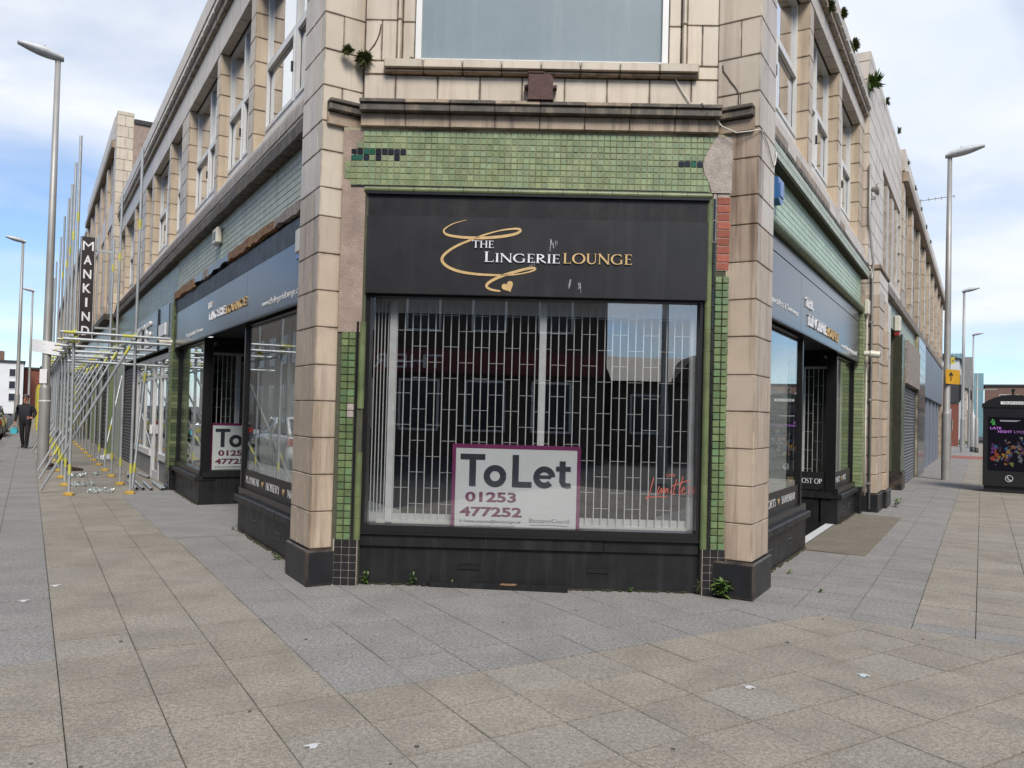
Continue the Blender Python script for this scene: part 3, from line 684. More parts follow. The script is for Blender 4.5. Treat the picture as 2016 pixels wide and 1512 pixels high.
# ---- scaffold-street wing
pilL = [(-3.70, -3.41), (-5.91, -5.67), (-9.24, -8.46), (-10.86, -10.6), (-13.56, -13.26), (-15.45, -14.67), (-17.33, -17.04), (-19.85, -19.6)]
upper(FL, bld, (-21.4, -.672), pilL, 5.08, 6.0, 7.0, .17)
wl_ = part('wing_wall', FL, bld, m_mortar, (-21.4, -.66, .43, .5, 4.3, 4.97), (-21.4, -.66, .2, .52, 7.01, 8.2))
x = -21.4
while x < -.7:
    e = min(x + .46, -.672)
    slope_sill(FL, x, e, .11, 4.60, 4.775, 5.075, m_pale, wl_)
    piece('band_block', FL, x, e, .165, .3, 7.003, 7.48, m_pale, wl_, jit=.001)
    pb = piece('parapet_block', FL, x, e, .11, .4, 7.95, 8.25, m_pale, wl_, jit=.001)
    piece('cornice_moulding', FL, x, e, .105, .4, 7.485, 7.62, m_corn, wl_, c=.02)
    piece('cornice_block', FL, x, e, .05, .4, 7.625, 7.76, m_pale, wl_, c=.03)
    piece('cornice_moulding', FL, x, e, .09, .4, 7.765, 7.85, m_corn, wl_, c=.02)
    piece('cornice_top', FL, x, e, .075, .4, 7.853, 7.947, m_pale, wl_, c=.01)
    x = e
x = -21.4
while x < -.7:
    e = min(x + .62, -.675)
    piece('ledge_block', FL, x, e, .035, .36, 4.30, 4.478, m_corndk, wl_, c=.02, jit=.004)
    piece('netted_block', FL, x, e, .115, .3, 4.482, 4.597, m_pale, wl_, jit=.002)
    x = e
net = MB()                                        # pigeon wire hanging over the lower blocks
for i in range(330):
    x0 = -.72 - i * .062
    z = [4.72, 4.62, 4.55, 4.47]
    net.path([(x0, .10, z[0]), (x0 - .02 + random.uniform(-.02, .02), .085, z[1]), (x0 + random.uniform(-.02, .02), .07, z[2]), (x0 - .02, .045, z[3])], .0022, 3)
tag(ob('wire_mesh', (net, m_rustc), None, FL), 'thin wire mesh hung below the upstairs sill blocks over the scaffolded shops', 'netting')
def band(M, parent, x0, x1, z0, z1, y, m, w_, h_, gm, name='band_tiles'):
    bb = part('tile_band', M, parent, gm, (x0, x1, y + .008, y + .2, z0, z1)); b = MB(); nx = int((x1 - x0) / w_); nz = max(1, int((z1 - z0) / h_)); w_ = (x1 - x0) / nx; h_ = (z1 - z0) / nz; g = .002
    for i in range(nx):
        for j in range(nz):
            d = random.uniform(-.0012, .0012); b.cbox(x0 + i * w_ + g, x0 + (i + 1) * w_ - g, y + d, y + .0085, z0 + j * h_ + g, z0 + (j + 1) * h_ - g, .003)
    me = b.mesh(name, m); stuff(ob(name, me, bb, M)); return bb
band(FL, bld, -9.0, -.672, 3.72, 4.297, .15, m_tiledull, .068, .066, m_tiledull)
band(FL, bld, -21.35, -9.0, 3.6, 4.297, .15, m_tilesage, .15, .066, m_groutw)
part('shutter_box', FL, bld, m_black, (-9.0, -.672, .13, .4, 3.31, 3.55), (-9.0, -.672, .17, .4, 3.551, 3.719))
tw = [(-.69, -1.9, m_woodp, .04), (-1.92, -3.0, m_wood, .03), (-3.02, -4.25, m_wood, .015), (-4.28, -5.7, m_signgl, .03), (-5.72, -6.1, m_woodp, .01), (-6.12, -6.9, m_signgl, .04), (-6.95, -8.95, m_wood, .0)]
for b_, a, m, dz in tw:
    pts = [(a, 3.56 + dz), (a, 3.71)]; k = 7
    for i in range(k + 1): pts.append((a + (b_ - a) * i / k, 3.715 - random.uniform(0, .03)))
    pts.append((b_, 3.56 + dz))
    for i in range(1, k): pts.append((b_ + (a - b_) * i / k, 3.56 + dz + random.uniform(-.02, .03)))
    ob('broken_fascia_board', (MB().prism(pts[::-1], .085 + dz * .3, .165, 'y'), m), bld, FL)
# shopfront: two display windows either side of a recessed entrance
def riser(M, x0, x1, yb=.2, yg=.25, h=.56):
    r = part('stall_riser', M, bld, m_black, (x0, x1, yb, yb + .25, -.01, .385))
    n_ = max(1, round(abs(x1 - x0) / 1.0))
    for i in range(n_): piece('riser_panel', M, x0 + (x1 - x0) * i / n_, x0 + (x1 - x0) * (i + 1) / n_, yb - .06, yb + .25, .386, .475, m_black, r, c=.012, g=.001)
    part('window_sill', M, r, m_blackg, (x0, x1, yb - .0, yb + .25, .476, h))
    for i in range(2):
        x = x0 + (x1 - x0) * (.3 + .35 * i); part('air_vent', M, r, m_shutter, (x - .10, x + .1, yb - .006, yb - .001, .17, .235)); part('vent_hole', M, r, m_print, (x - .09, x - .01, yb - .009, yb - .0062, .18, .225), (x + .01, x + .09, yb - .009, yb - .0062, .18, .225))
    return r
def display(M, x0, x1, y, z0, z1, parent=None):
    f = part('window_frame', M, parent or bld, m_blackg, (x0, x1, y - .03, y + .05, z1 - .03, z1 + .03), (x0, x0 + .055, y - .035, y + .055, z0, z1 - .03), (x1 - .055, x1, y - .035, y + .055, z0, z1 - .03))
    ob('pane', (MB().box(x0 + .05, x1 - .05, y, y + .006, z0 - .01, z1), m_glass_side), f, M); return f
def ret_frame(M, x, y0):                        # frame for a window return looking along the street towards the corner
    return M @ T(x, y0, 0)
riser(FL, -3.66, -.672); display(FL, -3.66, -.672, .25, .555, 2.675)
riser(FL, -9.02, -6.48); display(FL, -9.02, -6.48, .25, .555, 2.675)
FLr = FL @ T(-6.48, .25, 0) @ RZ(pi / 2)       # x runs into the lobby, faces the corner
part('stall_riser', FLr, bld, m_black, (.2, 2.3, .0, .2, -.01, .45), (.0, 2.3, -.03, .2, .451, .555))
display(FLr, .055, 1.6, .03, .56, 2.675)
part('lobby_ceiling', FL, bld, m_black, (-6.48, -3.66, .2, 2.6, 2.72, 2.9))
part('lobby_door', FL, bld, m_black, (-6.4, -3.7, 2.2, 2.25, 0, 2.7))
part('display_side', FL, bld, m_black, (-3.66, -3.6, .46, 2.2, 0, .55)); ob('pane', (MB().box(-3.64, -3.634, .31, 1.9, .55, 2.7), m_glass_side), bld, FL)
part('display_floor', FL, bld, m_display, (-3.55, -.75, .32, 1.2, .3, .56), (-8.95, -6.7, .32, 1.9, .3, .56))
# green pilaster between this shop and the next
gp = part('tile_pilaster', FL, bld, m_groutw, (-9.50, -9.03, .108, .4, .0, 3.6))
stb = MB(); stk_ = MB()
for j in range(54):
    z = j * .0667; q = stk_ if z < .42 else stb
    for c in range(4): q.cbox(-9.499 + c * .117, -9.388 + c * .117, .096, .109, z + .003, z + .063, .004)
    q.box(-9.031, -9.02, .11, .24, z + .003, z + .063)
stuff(ob('strip_tiles', (stb, m_tilesage), gp, FL)); stuff(ob('base_tiles', (stk_, m_tileblack), gp, FL))
b = MB(); b.tube((-9.04, .10, .42), (-9.04, .10, 3.5), .022, 10); ob('bullnose_edge', (b, m_bull), gp, FL)

# ---- kiosk-street wing
pilR = [(3.06, 3.31), (5.38, 5.67), (7.73, 8.27)]
upper(FR, bld, (.642, 8.27), pilR, 5.05, 5.92, 6.82, .17)
wr_ = part('wing_wall', FR, bld, m_mortar, (.66, 8.28, .43, .5, 4.2, 4.94), (.66, 8.28, .2, .52, 6.83, 7.55))
x = .642
while x < 8.25:
    e = min(x + .46, 8.27)
    slope_sill(FR, x, e, .12, 4.58, 4.70, 5.045, m_pale, wr_)
    piece('band_block', FR, x, e, .165, .3, 6.823, 7.09, m_pale, wr_, jit=.001)
    piece('cornice_moulding', FR, x, e, .10, .4, 7.093, 7.2, m_corn, wr_, c=.02)
    piece('cornice_block', FR, x, e, .05, .4, 7.203, 7.34, m_pale, wr_, c=.03)
    piece('cornice_top', FR, x, e, .08, .4, 7.343, 7.43, m_corn, wr_, c=.02)
    piece('parapet_block', FR, x, e, .11, .4, 7.433, 7.60, m_pale, wr_, jit=.001)
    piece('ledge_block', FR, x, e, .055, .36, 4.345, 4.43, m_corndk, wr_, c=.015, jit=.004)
    piece('ledge_top_block', FR, x, e, .10, .36, 4.435, 4.577, m_corn if random.random() < .6 else m_pale, wr_, jit=.003)
    x = e
band(FR, bld, .642, 8.27, 4.195, 4.34, .05, m_tiledull, .066, .07, m_groutdk)
part('ledge_soffit', FR, bld, m_dirt_shade, (.642, 8.27, .06, .3, 4.17, 4.194))
band(FR, bld, .642, 8.0, 3.67, 4.168, .15, m_tilepale, .066, .0625, m_groutdk)
b = MB(); b.tube((.642, .13, 3.60), (8.0, .13, 3.60), .055, 12); ob('bullnose_moulding', (b, m_bull), bld, FR)
part('shutter_box', FR, bld, m_signgl, (.642, 8.0, .16, .4, 3.37, 3.62))
riser(FR, .642, 3.47); display(FR, .642, 3.40, .28, .555, 2.67)
riser(FR, 6.08, 8.02); display(FR, 6.10, 8.02, .28, .555, 2.67)
FRr = FR @ T(6.08, .28, 0) @ RZ(-pi / 2)         # local x runs out to the street (negative = into the lobby)
part('stall_riser', FRr, bld, m_black, (-2.3, -.2, .0, .2, -.01, .40), (-2.3, .0, -.03, .2, .401, .50))
display(FRr, -1.6, -.055, .03, .505, 2.67)
part('lobby_ceiling', FR, bld, m_black, (3.47, 6.08, .2, 2.6, 2.72, 2.9))
part('lobby_door', FR, bld, m_black, (3.5, 6.0, 2.2, 2.25, 0, 2.7))
part('display_side', FR, bld, m_black, (3.41, 3.47, .46, 2.2, 0, .55)); ob('pane', (MB().box(3.44, 3.446, .34, 1.9, .55, 2.7), m_glass_side), bld, FR)
part('display_floor', FR, bld, m_display, (.75, 3.35, .34, 1.2, .3, .56), (6.3, 7.9, .34, 1.9, .3, .56))
gp = part('tile_pilaster', FR, bld, m_groutdk, (8.025, 8.28, .108, .4, .0, 3.67))
stb = MB(); stk_ = MB()
for j in range(55):
    z = j * .0667; q = stk_ if z < .42 else stb
    for c in range(3): q.cbox(8.028 + c * .085, 8.109 + c * .085, .096, .109, z + .003, z + .063, .004)
    q.box(8.014, 8.026, .11, .24, z + .003, z + .063)
me = stb.mesh('strip_tiles', m_tile); uv = me.uv_layers.new(name='UVMap')
for d in uv.data: d.uv = (.5, .5)
stuff(ob('strip_tiles', me, gp, FR)); stuff(ob('base_tiles', (stk_, m_tileblack), gp, FR))

# ================================================================== SIGNS, BOARDS, GRILLES
# ---- sign over the canted window
sg = thing('fascia_sign', 'black fascia sign with gold swirl and raised lettering over the canted corner window', 'sign', FC @ T(0, .0, 2.67))
ob('panel', (MB().cbox(-1.558, 1.558, -.012, .02, 2.672, 3.388, .003), m_signblk), sg, FC)
sw = [(-0.647, 3.36), (-0.763, 3.325), (-0.839, 3.278), (-0.851, 3.246), (-0.811, 3.218), (-0.695, 3.201), (-0.565, 3.197), (-0.436, 3.202), (-0.295, 3.219), (-0.193, 3.243), (-0.152, 3.27), (-0.168, 3.288), (-0.245, 3.285), (-0.348, 3.267), (-0.476, 3.228), (-0.604, 3.177), (-0.731, 3.119), (-0.82, 3.058), (-0.86, 3.006), (-0.849, 2.961), (-0.79, 2.917), (-0.686, 2.883), (-0.557, 2.866), (-0.427, 2.86), (-0.286, 2.861), (-0.157, 2.874), (-0.055, 2.898), (-0.009, 2.921), (-0.024, 2.933), (-0.094, 2.922), (-0.209, 2.888), (-0.311, 2.853), (-0.4, 2.809), (-0.444, 2.772), (-0.441, 2.746), (-0.398, 2.725), (-0.321, 2.714)]
def spline(p, k=5):
    out = []
    for i in range(len(p) - 1):
        a, b, c, d = [Vector(p[min(max(i + q, 0), len(p) - 1)]) for q in (-1, 0, 1, 2)]
        for j in range(k):
            t = j / k; v = .5 * ((2 * b) + (c - a) * t + (2 * a - 5 * b + 4 * c - d) * t * t + (3 * b - a - 3 * c + d) * t ** 3); out.append((v.x, v.y))
    return out + [p[-1]]
sp_ = spline(sw); n = len(sp_)
wd = [.006 + .020 * min(1, .25 + .75 * abs(sin(pi * (i / n) * 3.0 - .3))) for i in range(n)]; wd[:14] = [.004 + .0008 * i for i in range(14)]
ob('swirl', (MB().strip(sp_, wd, 0, .004), m_gold), sg, TXT(FC, 0, -.0135, 0))
heart(FC, -.253, 2.757, .058, -.014, m_gold, sg, radians(28))
seriftext('lettering_the', 'THE', FC, -.588, -.391, 3.106, 3.172, -.013, m_silver, sg)
seriftext('lettering_lingerie', 'LINGERIE', FC, -.474, .215, 2.975, 3.072, -.013, m_silver, sg, big=(0,))
seriftext('lettering_lounge', 'LOUNGE', FC, .245, .871, 2.976, 3.078, -.013, m_gold, sg)
dr = MB()
for cx, cz, hh in ((.14, 3.20, .10), (.17, 3.17, .07), (-.02, 3.0, .05), (.31, 2.82, .07), (.40, 2.79, .08), (-.05, 2.95, .04)):
    for q in range(5):
        x0 = cx + random.uniform(-.02, .02); z0 = cz + random.uniform(-.02, .02); dr.strip([(x0, z0), (x0 + random.uniform(-.008, .008), z0 - random.uniform(.02, hh))], random.uniform(.001, .003), 0, .0008)
ob('bird_droppings', (dr, m_display), sg, TXT(FC, 0, -.0130, 0))
sc_ = MB()
for x in (-1.5, -.66, -.58, .58, .66, 1.5):
    for z in (2.70, 3.35): sc_.tube((x, -.013, z), (x, -.0155, z), .007, 8)
ob('screw', (sc_, m_print), sg, FC)
# ---- signs along the two streets
sl_ = thing('fascia_sign', 'glossy blue-black fascia sign with web address over the shop nearest the scaffold', 'sign', FL @ T(-4.8, .1, 2.67))
for a, b_ in ((-8.98, -5.75), (-5.747, -3.22), (-3.217, -.675)):
    ob('panel', (MB().cbox(a, b_, .125, .16, 2.685, 3.305, .003), m_signgl), sl_, FL)
part('edge_trim', FL, sl_, m_blackg, (-8.98, -.675, .115, .16, 2.66, 2.683))
seriftext('lettering_the', 'THE', FL, -5.73, -5.40, 3.075, 3.165, .124, m_silver, sl_, depth=.014)
seriftext('lettering_lingerie', 'LINGERIE', FL, -5.62, -4.47, 2.88, 3.01, .124, m_silver, sl_, depth=.014)
seriftext('lettering_lounge', 'LOUNGE', FL, -4.42, -3.2, 2.87, 2.99, .124, m_gold, sl_, depth=.014)
txt('web_address', 'www.thelingerielounge.co.uk', FL, -2.44, -.72, 2.74, 2.84, .1225, m_whitet, sl_)
txt('strapline', 'Fitting Specialists & Swimwear', FL, -7.7, -6.1, 2.75, 2.84, .1225, m_whitet, sl_)
sr_ = thing('fascia_sign', 'glossy blue-black fascia sign with raised lettering over the entrance facing the phone kiosk', 'sign', FR @ T(3.9, .1, 2.67))
for a, b_ in ((.66, 2.7), (2.703, 5.52), (5.523, 7.98)):
    ob('panel', (MB().cbox(a, b_, .155, .19, 2.675, 3.355, .003), m_signgl), sr_, FR)
part('edge_trim', FR, sr_, m_blackg, (.66, 7.98, .148, .19, 2.652, 2.674))
seriftext('lettering_the', 'THE', FR, 2.92, 3.40, 3.0, 3.11, .154, m_silver, sr_, depth=.02)
seriftext('lettering_lingerie', 'LINGERIE', FR, 3.13, 4.42, 2.78, 2.93, .154, m_silver, sr_, depth=.02)
seriftext('lettering_lounge', 'LOUNGE', FR, 4.5, 5.5, 2.78, 2.92, .154, m_gold, sr_, depth=.02)
txt('strapline', 'Fitting Specialists & Swimwear', FR, .70, 2.55, 2.80, 2.89, .1525, m_whitet, sr_)
txt('web_address', 'www.thelingerielounge.co.uk', FR, 5.9, 7.6, 2.72, 2.82, .1525, m_whitet, sr_)
# ---- window lettering
lim = [[(1.133, 1.047), (1.113, 0.963), (1.083, 0.856), (1.063, 0.86), (1.134, 0.867), (1.257, 0.873)], [(1.184, 0.965), (1.166, 0.899), (1.185, 0.9)], [(1.185, 0.9), (1.21, 0.952), (1.205, 0.9), (1.236, 0.953), (1.237, 0.904), (1.262, 0.951), (1.265, 0.902)], [(1.301, 0.955), (1.289, 0.903), (1.308, 0.903)], [(1.344, 1.034), (1.315, 0.903), (1.334, 0.904)], [(1.294, 0.967), (1.442, 1.023), (1.468, 1.018)], [(1.402, 1.061), (1.378, 0.97), (1.366, 0.905), (1.386, 0.905)], [(1.379, 0.924), (1.417, 0.945), (1.41, 0.964), (1.392, 0.931), (1.405, 0.903), (1.437, 0.92)], [(1.462, 0.972), (1.45, 0.946), (1.469, 0.927), (1.45, 0.904)], [(1.501, 0.973), (1.488, 0.947), (1.511, 0.934), (1.489, 0.902)]]
b = MB()
for i, s_ in enumerate(lim): b.strip(spline(s_, 4), .007, 0, .001 + .0002 * i)
ob('window_script', (b, m_red), bld, TXT(FC, 0, .1165, 0))
txt('window_lettering', 'LIVE', FC, 1.249, 1.331, 1.058, 1.082, .1165, m_red, bld, depth=.001)
def vinyl(M, x0, x1, y, words, z0=.56, z1=.80):
    v = part('window_vinyl', M, bld, m_vinyl, (x0, x1, y - .003, y - .001, z0, z1)); x = x0 + .12
    for wd_ in words:
        if wd_ == '*': heart(M, x + .04, .675, .045, y - .0032, m_gold, v); x += .2
        else: L_ = .085 * len(wd_); seriftext('lettering', wd_, M, x, x + L_, .63, .72, y - .0035, m_silver, v, depth=.001); x += L_ + .12
vinyl(FL, -3.6, -.73, .25, ('PLAYWEAR', '*', 'HOSIERY', '*', 'NIGHT'))
vinyl(FR, .70, 3.34, .28, ('NIGHT', '*', 'SPORTS', '*', 'SHAPEWEAR')); vinyl(FR, 6.16, 7.96, .28, ('SPORTS', '*', 'POST'))
v = part('window_vinyl', FRr, bld, m_print, (-1.55, -.11, .020, .0285, .52, .80))
heart(FRr, -.63, .665, .06, .019, m_gold, v); seriftext('lettering', 'POST OP', FRr, -.51, -.16, .62, .70, .0195, m_silver, v, depth=.001)

# ---- To Let boards standing inside the glass
def tolet(M, x0, z0, y, label, W=1.19, H=.76):
    t = thing('letting_board', label, 'board', M @ T(x0 + W / 2, y, z0))
    M = M @ T(x0 + .73, y, z0 - .54)
    ob('board', (MB().box(-.73, .46, 0, .012, .54, .54 + H), m_board), t, M)
    part('border', M, t, m_purple, (-.731, .461, -.002, .013, .54 + H - .037, .54 + H + .001), (-.731, -.697, -.002, .013, .54, .54 + H - .037), (.427, .461, -.002, .013, .54, .54 + H - .037))
    fat = {'T': ([([(0, .91), (.74, .91)], .18), ([(.37, 0), (.37, .99)], .2)], .70), 'o': ([(arc(.34, .33, .245, .25, 0, 360, 28), .19)], .70), 'L': ([([(.1, 0), (.1, 1)], .2), ([(.02, .09), (.60, .09)], .18)], .64),
           'e': ([(arc(.34, .33, .245, .25, 2, 318, 26), .185), ([(.12, .34), (.55, .34)], .11)], .69), 't': ([([(.2, .84), (.2, .2), (.25, .11), (.35, .085), (.46, .10)], [.19, .19, .18, .17, .15]), ([(0, .60), (.45, .60)], .155)], .5)}
    for nm, wd_, a, e in (('lettering_to', 'To', -.655, -.225), ('lettering_let', 'Let', -.172, .376)):
        b = MB(); x = 0; q = 0
        for ch in wd_:
            for pts, ww in fat[ch][0]: q += 1; b.strip([(x + p[0], p[1]) for p in pts], ww, 0, .001 + .0002 * q)
            x += fat[ch][1]
        me = b.mesh(nm, m_navy); fit(me, a, e, .905, 1.21); ob(nm, me, t, TXT(M, 0, -.001, 0))
    txt('phone_number', '01253', M, -.603, -.129, .765, .86, -.001, m_plum, t, depth=.001, bold=.035)
    txt('phone_number', '477252', M, -.651, -.074, .63, .722, -.001, m_plum, t, depth=.001, bold=.035)
    txt('email_line', 'E: Estates.enquiries@blackpool.gov.uk', M, -.648, -.082, .568, .602, -.001, m_navy, t, depth=.001, bold=.012)
    txt('council_name', 'BlackpoolCouncil', M, -.003, .365, .575, .625, -.001, m_navy, t, depth=.001)
    b = MB().strip([(0, .563), (.18, .568), (.36, .560)], .004, 0, .001); ob('underline', (b, m_plum), t, TXT(M, 0, -.001, 0))
    txt('web_line', 'W: www.blackpool.gov.uk/commercial', M, -.648, -.14, .541, .557, -.001, m_navy, t, depth=.001)
    return t
tolet(FC, -.73, .548, .145, 'purple-bordered To Let board standing in the canted corner window')
tolet(FLr, .12, .562, .075, 'purple-bordered To Let board in the recessed entrance window beside the scaffold')

# ---- concertina security grilles behind the glass
linkmesh = None
def grille(M, x0, x1, y, z0, z1, label, posts, pitch=.0725, squeeze=0):
    global linkmesh
    t = thing('security_grille', label, 'grille', M @ T((x0 + x1) / 2, y, z0), 'concertina grilles behind the shop windows')
    xs = []
    if squeeze: xs = [x0 - .02 - i * .032 for i in range(squeeze)][::-1]
    n_ = int((x1 - x0) / pitch); bars = [x0 + i * pitch for i in range(n_ + 1)]
    bm_ = MB().box(-.0043, .0043, -.006, .006, z0, z1).mesh('bar', m_grille)
    for x in xs + bars: ob('bar', bm_, t, M @ T(x, y, 0))
    lm = MB().box(0, 2 * pitch, -.002, .002, -.0019, .0019).mesh('link', m_grille); k = 0; rest_ = MB()
    rows = int((z1 - z0) / .148); tot = 0
    for r in range(rows):
        z = z1 - .13 - r * .148
        for i in range(0 if r % 2 else 2, n_ - 1, 4):
            if tot < 300: ob('link', lm, t, M @ T(x0 + i * pitch, y - .008, z))
            else: rest_.box(x0 + i * pitch, x0 + (i + 2) * pitch, y - .0105, y - .0055, z - .003, z + .003)
            tot += 1
    if rest_.v: stuff(ob('links', (rest_, m_grille), t, M))
    for x in posts: part('post', M, t, m_whitet, (x - .032, x + .032, y - .03, y + .03, z0, z1))
    part('track', M, t, m_grille, (x0 - .15, x1 + .03, y - .02, y + .03, z1 - .005, z1 + .03), (x0 - .15, x1 + .03, y - .02, y + .03, z0 - .012, z0 + .008))
    return t
grille(FC, -1.29, 1.475, .235, .56, 2.64, 'white folding security grille across the canted corner window', (-1.325, .085, 1.50), squeeze=7)
dk = part('display_floor', FC, bld, m_display, (-1.51, 1.51, .27, .9, .3, .55)); 
part('display_kerb', FC, bld, m_display, (-1.51, 1.51, .262, .275, .551, .635)); part('pelmet', FC, bld, m_display, (-1.51, 1.51, .262, .275, 2.53, 2.66))
grille(FL, -3.5, -.80, .42, .57, 2.62, 'white folding security grille in the shop window beside the entrance apron near the scaffold', (-2.2,))
grille(FL, -8.7, -6.75, .42, .57, 2.62, 'white folding security grille in the window by the dark green tiled pilaster', ())
grille(FLr, .15, 1.5, .20, .57, 2.45, 'white folding security grille behind the To Let board in the recessed entrance', (.55,))
grille(FR, .75, 3.3, .42, .57, 2.62, 'white folding security grille in the window with Sports and Shapewear lettering', (1.6,))
grille(FRr, -1.5, -.15, .20, .57, 2.45, 'white folding security grille above the Post Op panel', (-.5,))
grille(FR, 6.3, 7.9, .42, .57, 2.62, 'white folding security grille in the window next to the green tiled pilaster and pipe', (7.1,))

# ================================================================== THE SAME TERRACE BEYOND (two neighbours)
# ---- shop with white door (still under the scaffold wing of the corner building)
wd_ = part('white_shopfront', FL, bld, m_white, (-15.6, -15.45, .2, .27, 0.45, 2.66), (-15.6, -9.55, .2, .27, 2.55, 2.66), (-12.45, -12.3, .2, .27, 0, 2.55), (-11.3, -11.15, .2, .27, 0, 2.55), (-9.65, -9.55, .2, .27, .45, 2.55), (-15.45, -12.45, .17, .3, .45, .58), (-11.15, -9.65, .17, .3, .45, .58), (-15.45, -9.65, .205, .265, 2.15, 2.22), (-12.3, -11.3, .21, .26, .0, .16), (-12.3, -12.19, .21, .26, .16, 2.15), (-11.41, -11.3, .21, .26, .16, 2.15), (-13.95, -13.85, .205, .265, .58, 2.15))
for a, e, z0, z1 in ((-15.45, -12.45, .58, 2.55), (-12.19, -11.41, .16, 2.15), (-11.15, -9.65, .58, 2.55), (-12.3, -11.3, 2.22, 2.55)): ob('pane', (MB().box(a, e, .232, .238, z0, z1), m_glass_side), wd_, FL)
part('door_handle', FL, wd_, m_whitet, (-12.28, -12.24, .14, .2, .95, 1.15))
part('stall_riser', FL, bld, m_conc, (-15.6, -12.45, .215, .4, 0, .449), (-11.15, -9.55, .215, .4, 0, .449))
part('shop_back_wall', FL, bld, m_room, (-15.6, -9.55, 2.3, 2.4, 0, 2.7)); part('shop_ceiling', FL, bld, m_dark, (-16, -9.5, .3, 2.5, 2.7, 2.8))
# roller shutters
def shutter(M, b, x0, x1, z0, z1, y, m, name='roller_shutter', step=.085):
    s_ = part(name, M, b, m, (x0 - .05, x0, y - .05, y + .1, z0, z1), (x1, x1 + .05, y - .05, y + .1, z0, z1), (x0, x1, y + .02, y + .08, z0, z1)); n_ = int((z1 - z0) / step)
    sm = MB().prism([(-.012, 0), (-.03, step * .3), (-.03, step * .6), (-.004, step * .96), (.02, step * .96), (.02, 0)], x0, x1, 'x').mesh('slat', m)
    for j in range(n_): ob('slat', sm, s_, M @ T(0, y, z0 + j * step))
    return s_
shutter(FL, bld, -18.6, -15.75, .0, 2.6, .22, m_shutterb)
s2 = thing('fascia_sign', 'dark blue fascia sign with white block letters above the white shop door', 'sign', FL @ T(-13, .1, 2.7))
for a, e in ((-10.9, -9.55), (-14.6, -10.92), (-18.6, -14.62)): ob('panel', (MB().box(a, e, .06 + (.03 if a > -12 else 0), .15, 2.72, 3.58), m_signgl), s2, FL)
txt('lettering', 'ITE', FL, -14.5, -11.9, 2.85, 3.42, .058, m_whitet, s2, depth=.06, bold=.02)
part('small_panel', FL, s2, m_board, (-10.75, -9.85, .06, .088, 2.98, 3.22))
part('stall_riser', FL, bld, m_tiledull, (-21.3, -18.7, .15, .4, 0, 3.6))
# ---- tall neighbour
def stores(M, b, x0, x1, zc_, ztop, plane, nx, blockm, winm):
    """repeated pilaster bays on a receding terrace"""
    wd0 = (x1 - x0) / nx
    for i in range(nx):
        a = x0 + i * wd0; h = (zc_ - 5.0) / 6
        pb = part('pilaster', M, b, blockm, (a, a + .55, plane, plane + .5, 4.45, zc_))
        for k in range(6): piece('pilaster_block', M, a - .01, a + .56, plane - .012, plane + .45, 4.98 + k * h, 4.98 + (k + 1) * h, blockm, pb, g=.006)
        for q in (.9, 1.55, 2.2):
            if q + .35 > wd0: break
            part('mullion_pier', M, b, blockm, (a + q, a + q + .28, plane + .07, plane + .4, 4.6, zc_))
        wn = part('window', M, b, m_white, (a + .56, a + wd0, plane + .24, plane + .28, 5.0, 5.06), (a + .56, a + wd0, plane + .24, plane + .28, 5.9, 5.96), (a + .56, a + wd0, plane + .24, plane + .28, 6.85, 6.9))
        ob('pane', (MB().box(a + .55, a + wd0, plane + .27, plane + .275, 4.9, 6.95), m_glass_up), wn, M)
        part('spandrel', M, b, m_pale, (a + .56, a + wd0, plane + .12, plane + .4, 4.45, 4.95), (a + .56, a + wd0, plane + .10, plane + .4, 6.95, 7.6))
ln = thing('terrace_building', 'tall cream tiled terrace building with end parapet rising behind the scaffold', 'building', FL @ T(-29, 1, 0))
part('core_wall', FL, ln, m_reveal, (-36.4, -21.42, .1, .8, 3.5, 10.7)); part('party_wall', FL, ln, m_render, (-21.9, -21.41, .45, 6, 4.2, 10.72)); part('coping', FL, ln, m_asph, (-21.95, -21.36, .46, 6.05, 10.721, 10.86))
zz = 4.45; k = 0
while zz < 11.0:
    z1 = min(zz + .36, 11.05); xs = (-.04, .2, .45) if k % 2 else (-.04, .30, .45)
    for q in range(2): piece('block', FL, -22.1, -21.40, xs[q], xs[q + 1], zz, z1, m_cream, ln, jit=.001)
    zz = z1; k += 1
stores(FL, ln, -36.4, -22.1, 9.9, 11, -.04, 5, m_reveal, None)
for i in range(10):
    a = -36.4 + i * 1.43; piece('parapet_block', FL, a, a + 1.43, -.06, .4, 10.3, 11.05, m_pale, ln); piece('cornice_block', FL, a, a + 1.43, -.14, .4, 10.0, 10.29, m_corn, ln, c=.03); piece('spandrel_block', FL, a, a + 1.43, .0, .4, 7.6, 8.4, m_pale, ln)
part('ledge', FL, ln, m_corndk, (-36.4, -21.42, -.22, .3, 4.28, 4.46)); part('shop_head', FL, ln, m_tilesage, (-36.4, -21.42, .0, .5, 2.9, 4.279)); part('shop_fascia', FL, ln, m_signgl, (-29.4, -21.6, -.05, -.002, 2.9, 3.6), (-36.3, -29.5, -.05, -.002, 2.9, 3.6))
for i in range(4): shutter(FL, ln, -36.2 + i * 3.7, -33.2 + i * 3.7, 0, 2.9, .15, m_shutterb, step=.15)
for i in range(4): part('shop_pier', FL, ln, m_tilesage, (-33.15 + i * 3.7, -32.6 + i * 3.7, .0, .5, 0, 2.9))
ln2 = thing('terrace_building', 'long cream terrace building half hidden by scaffold poles and yellow hoarding', 'building', FL @ T(-55, 1, 0))
part('core_wall', FL, ln2, m_reveal, (-80, -36.42, .1, .8, 0, 10.2)); stores(FL, ln2, -80, -36.42, 9.6, 10.2, .0, 13, m_reveal, None)
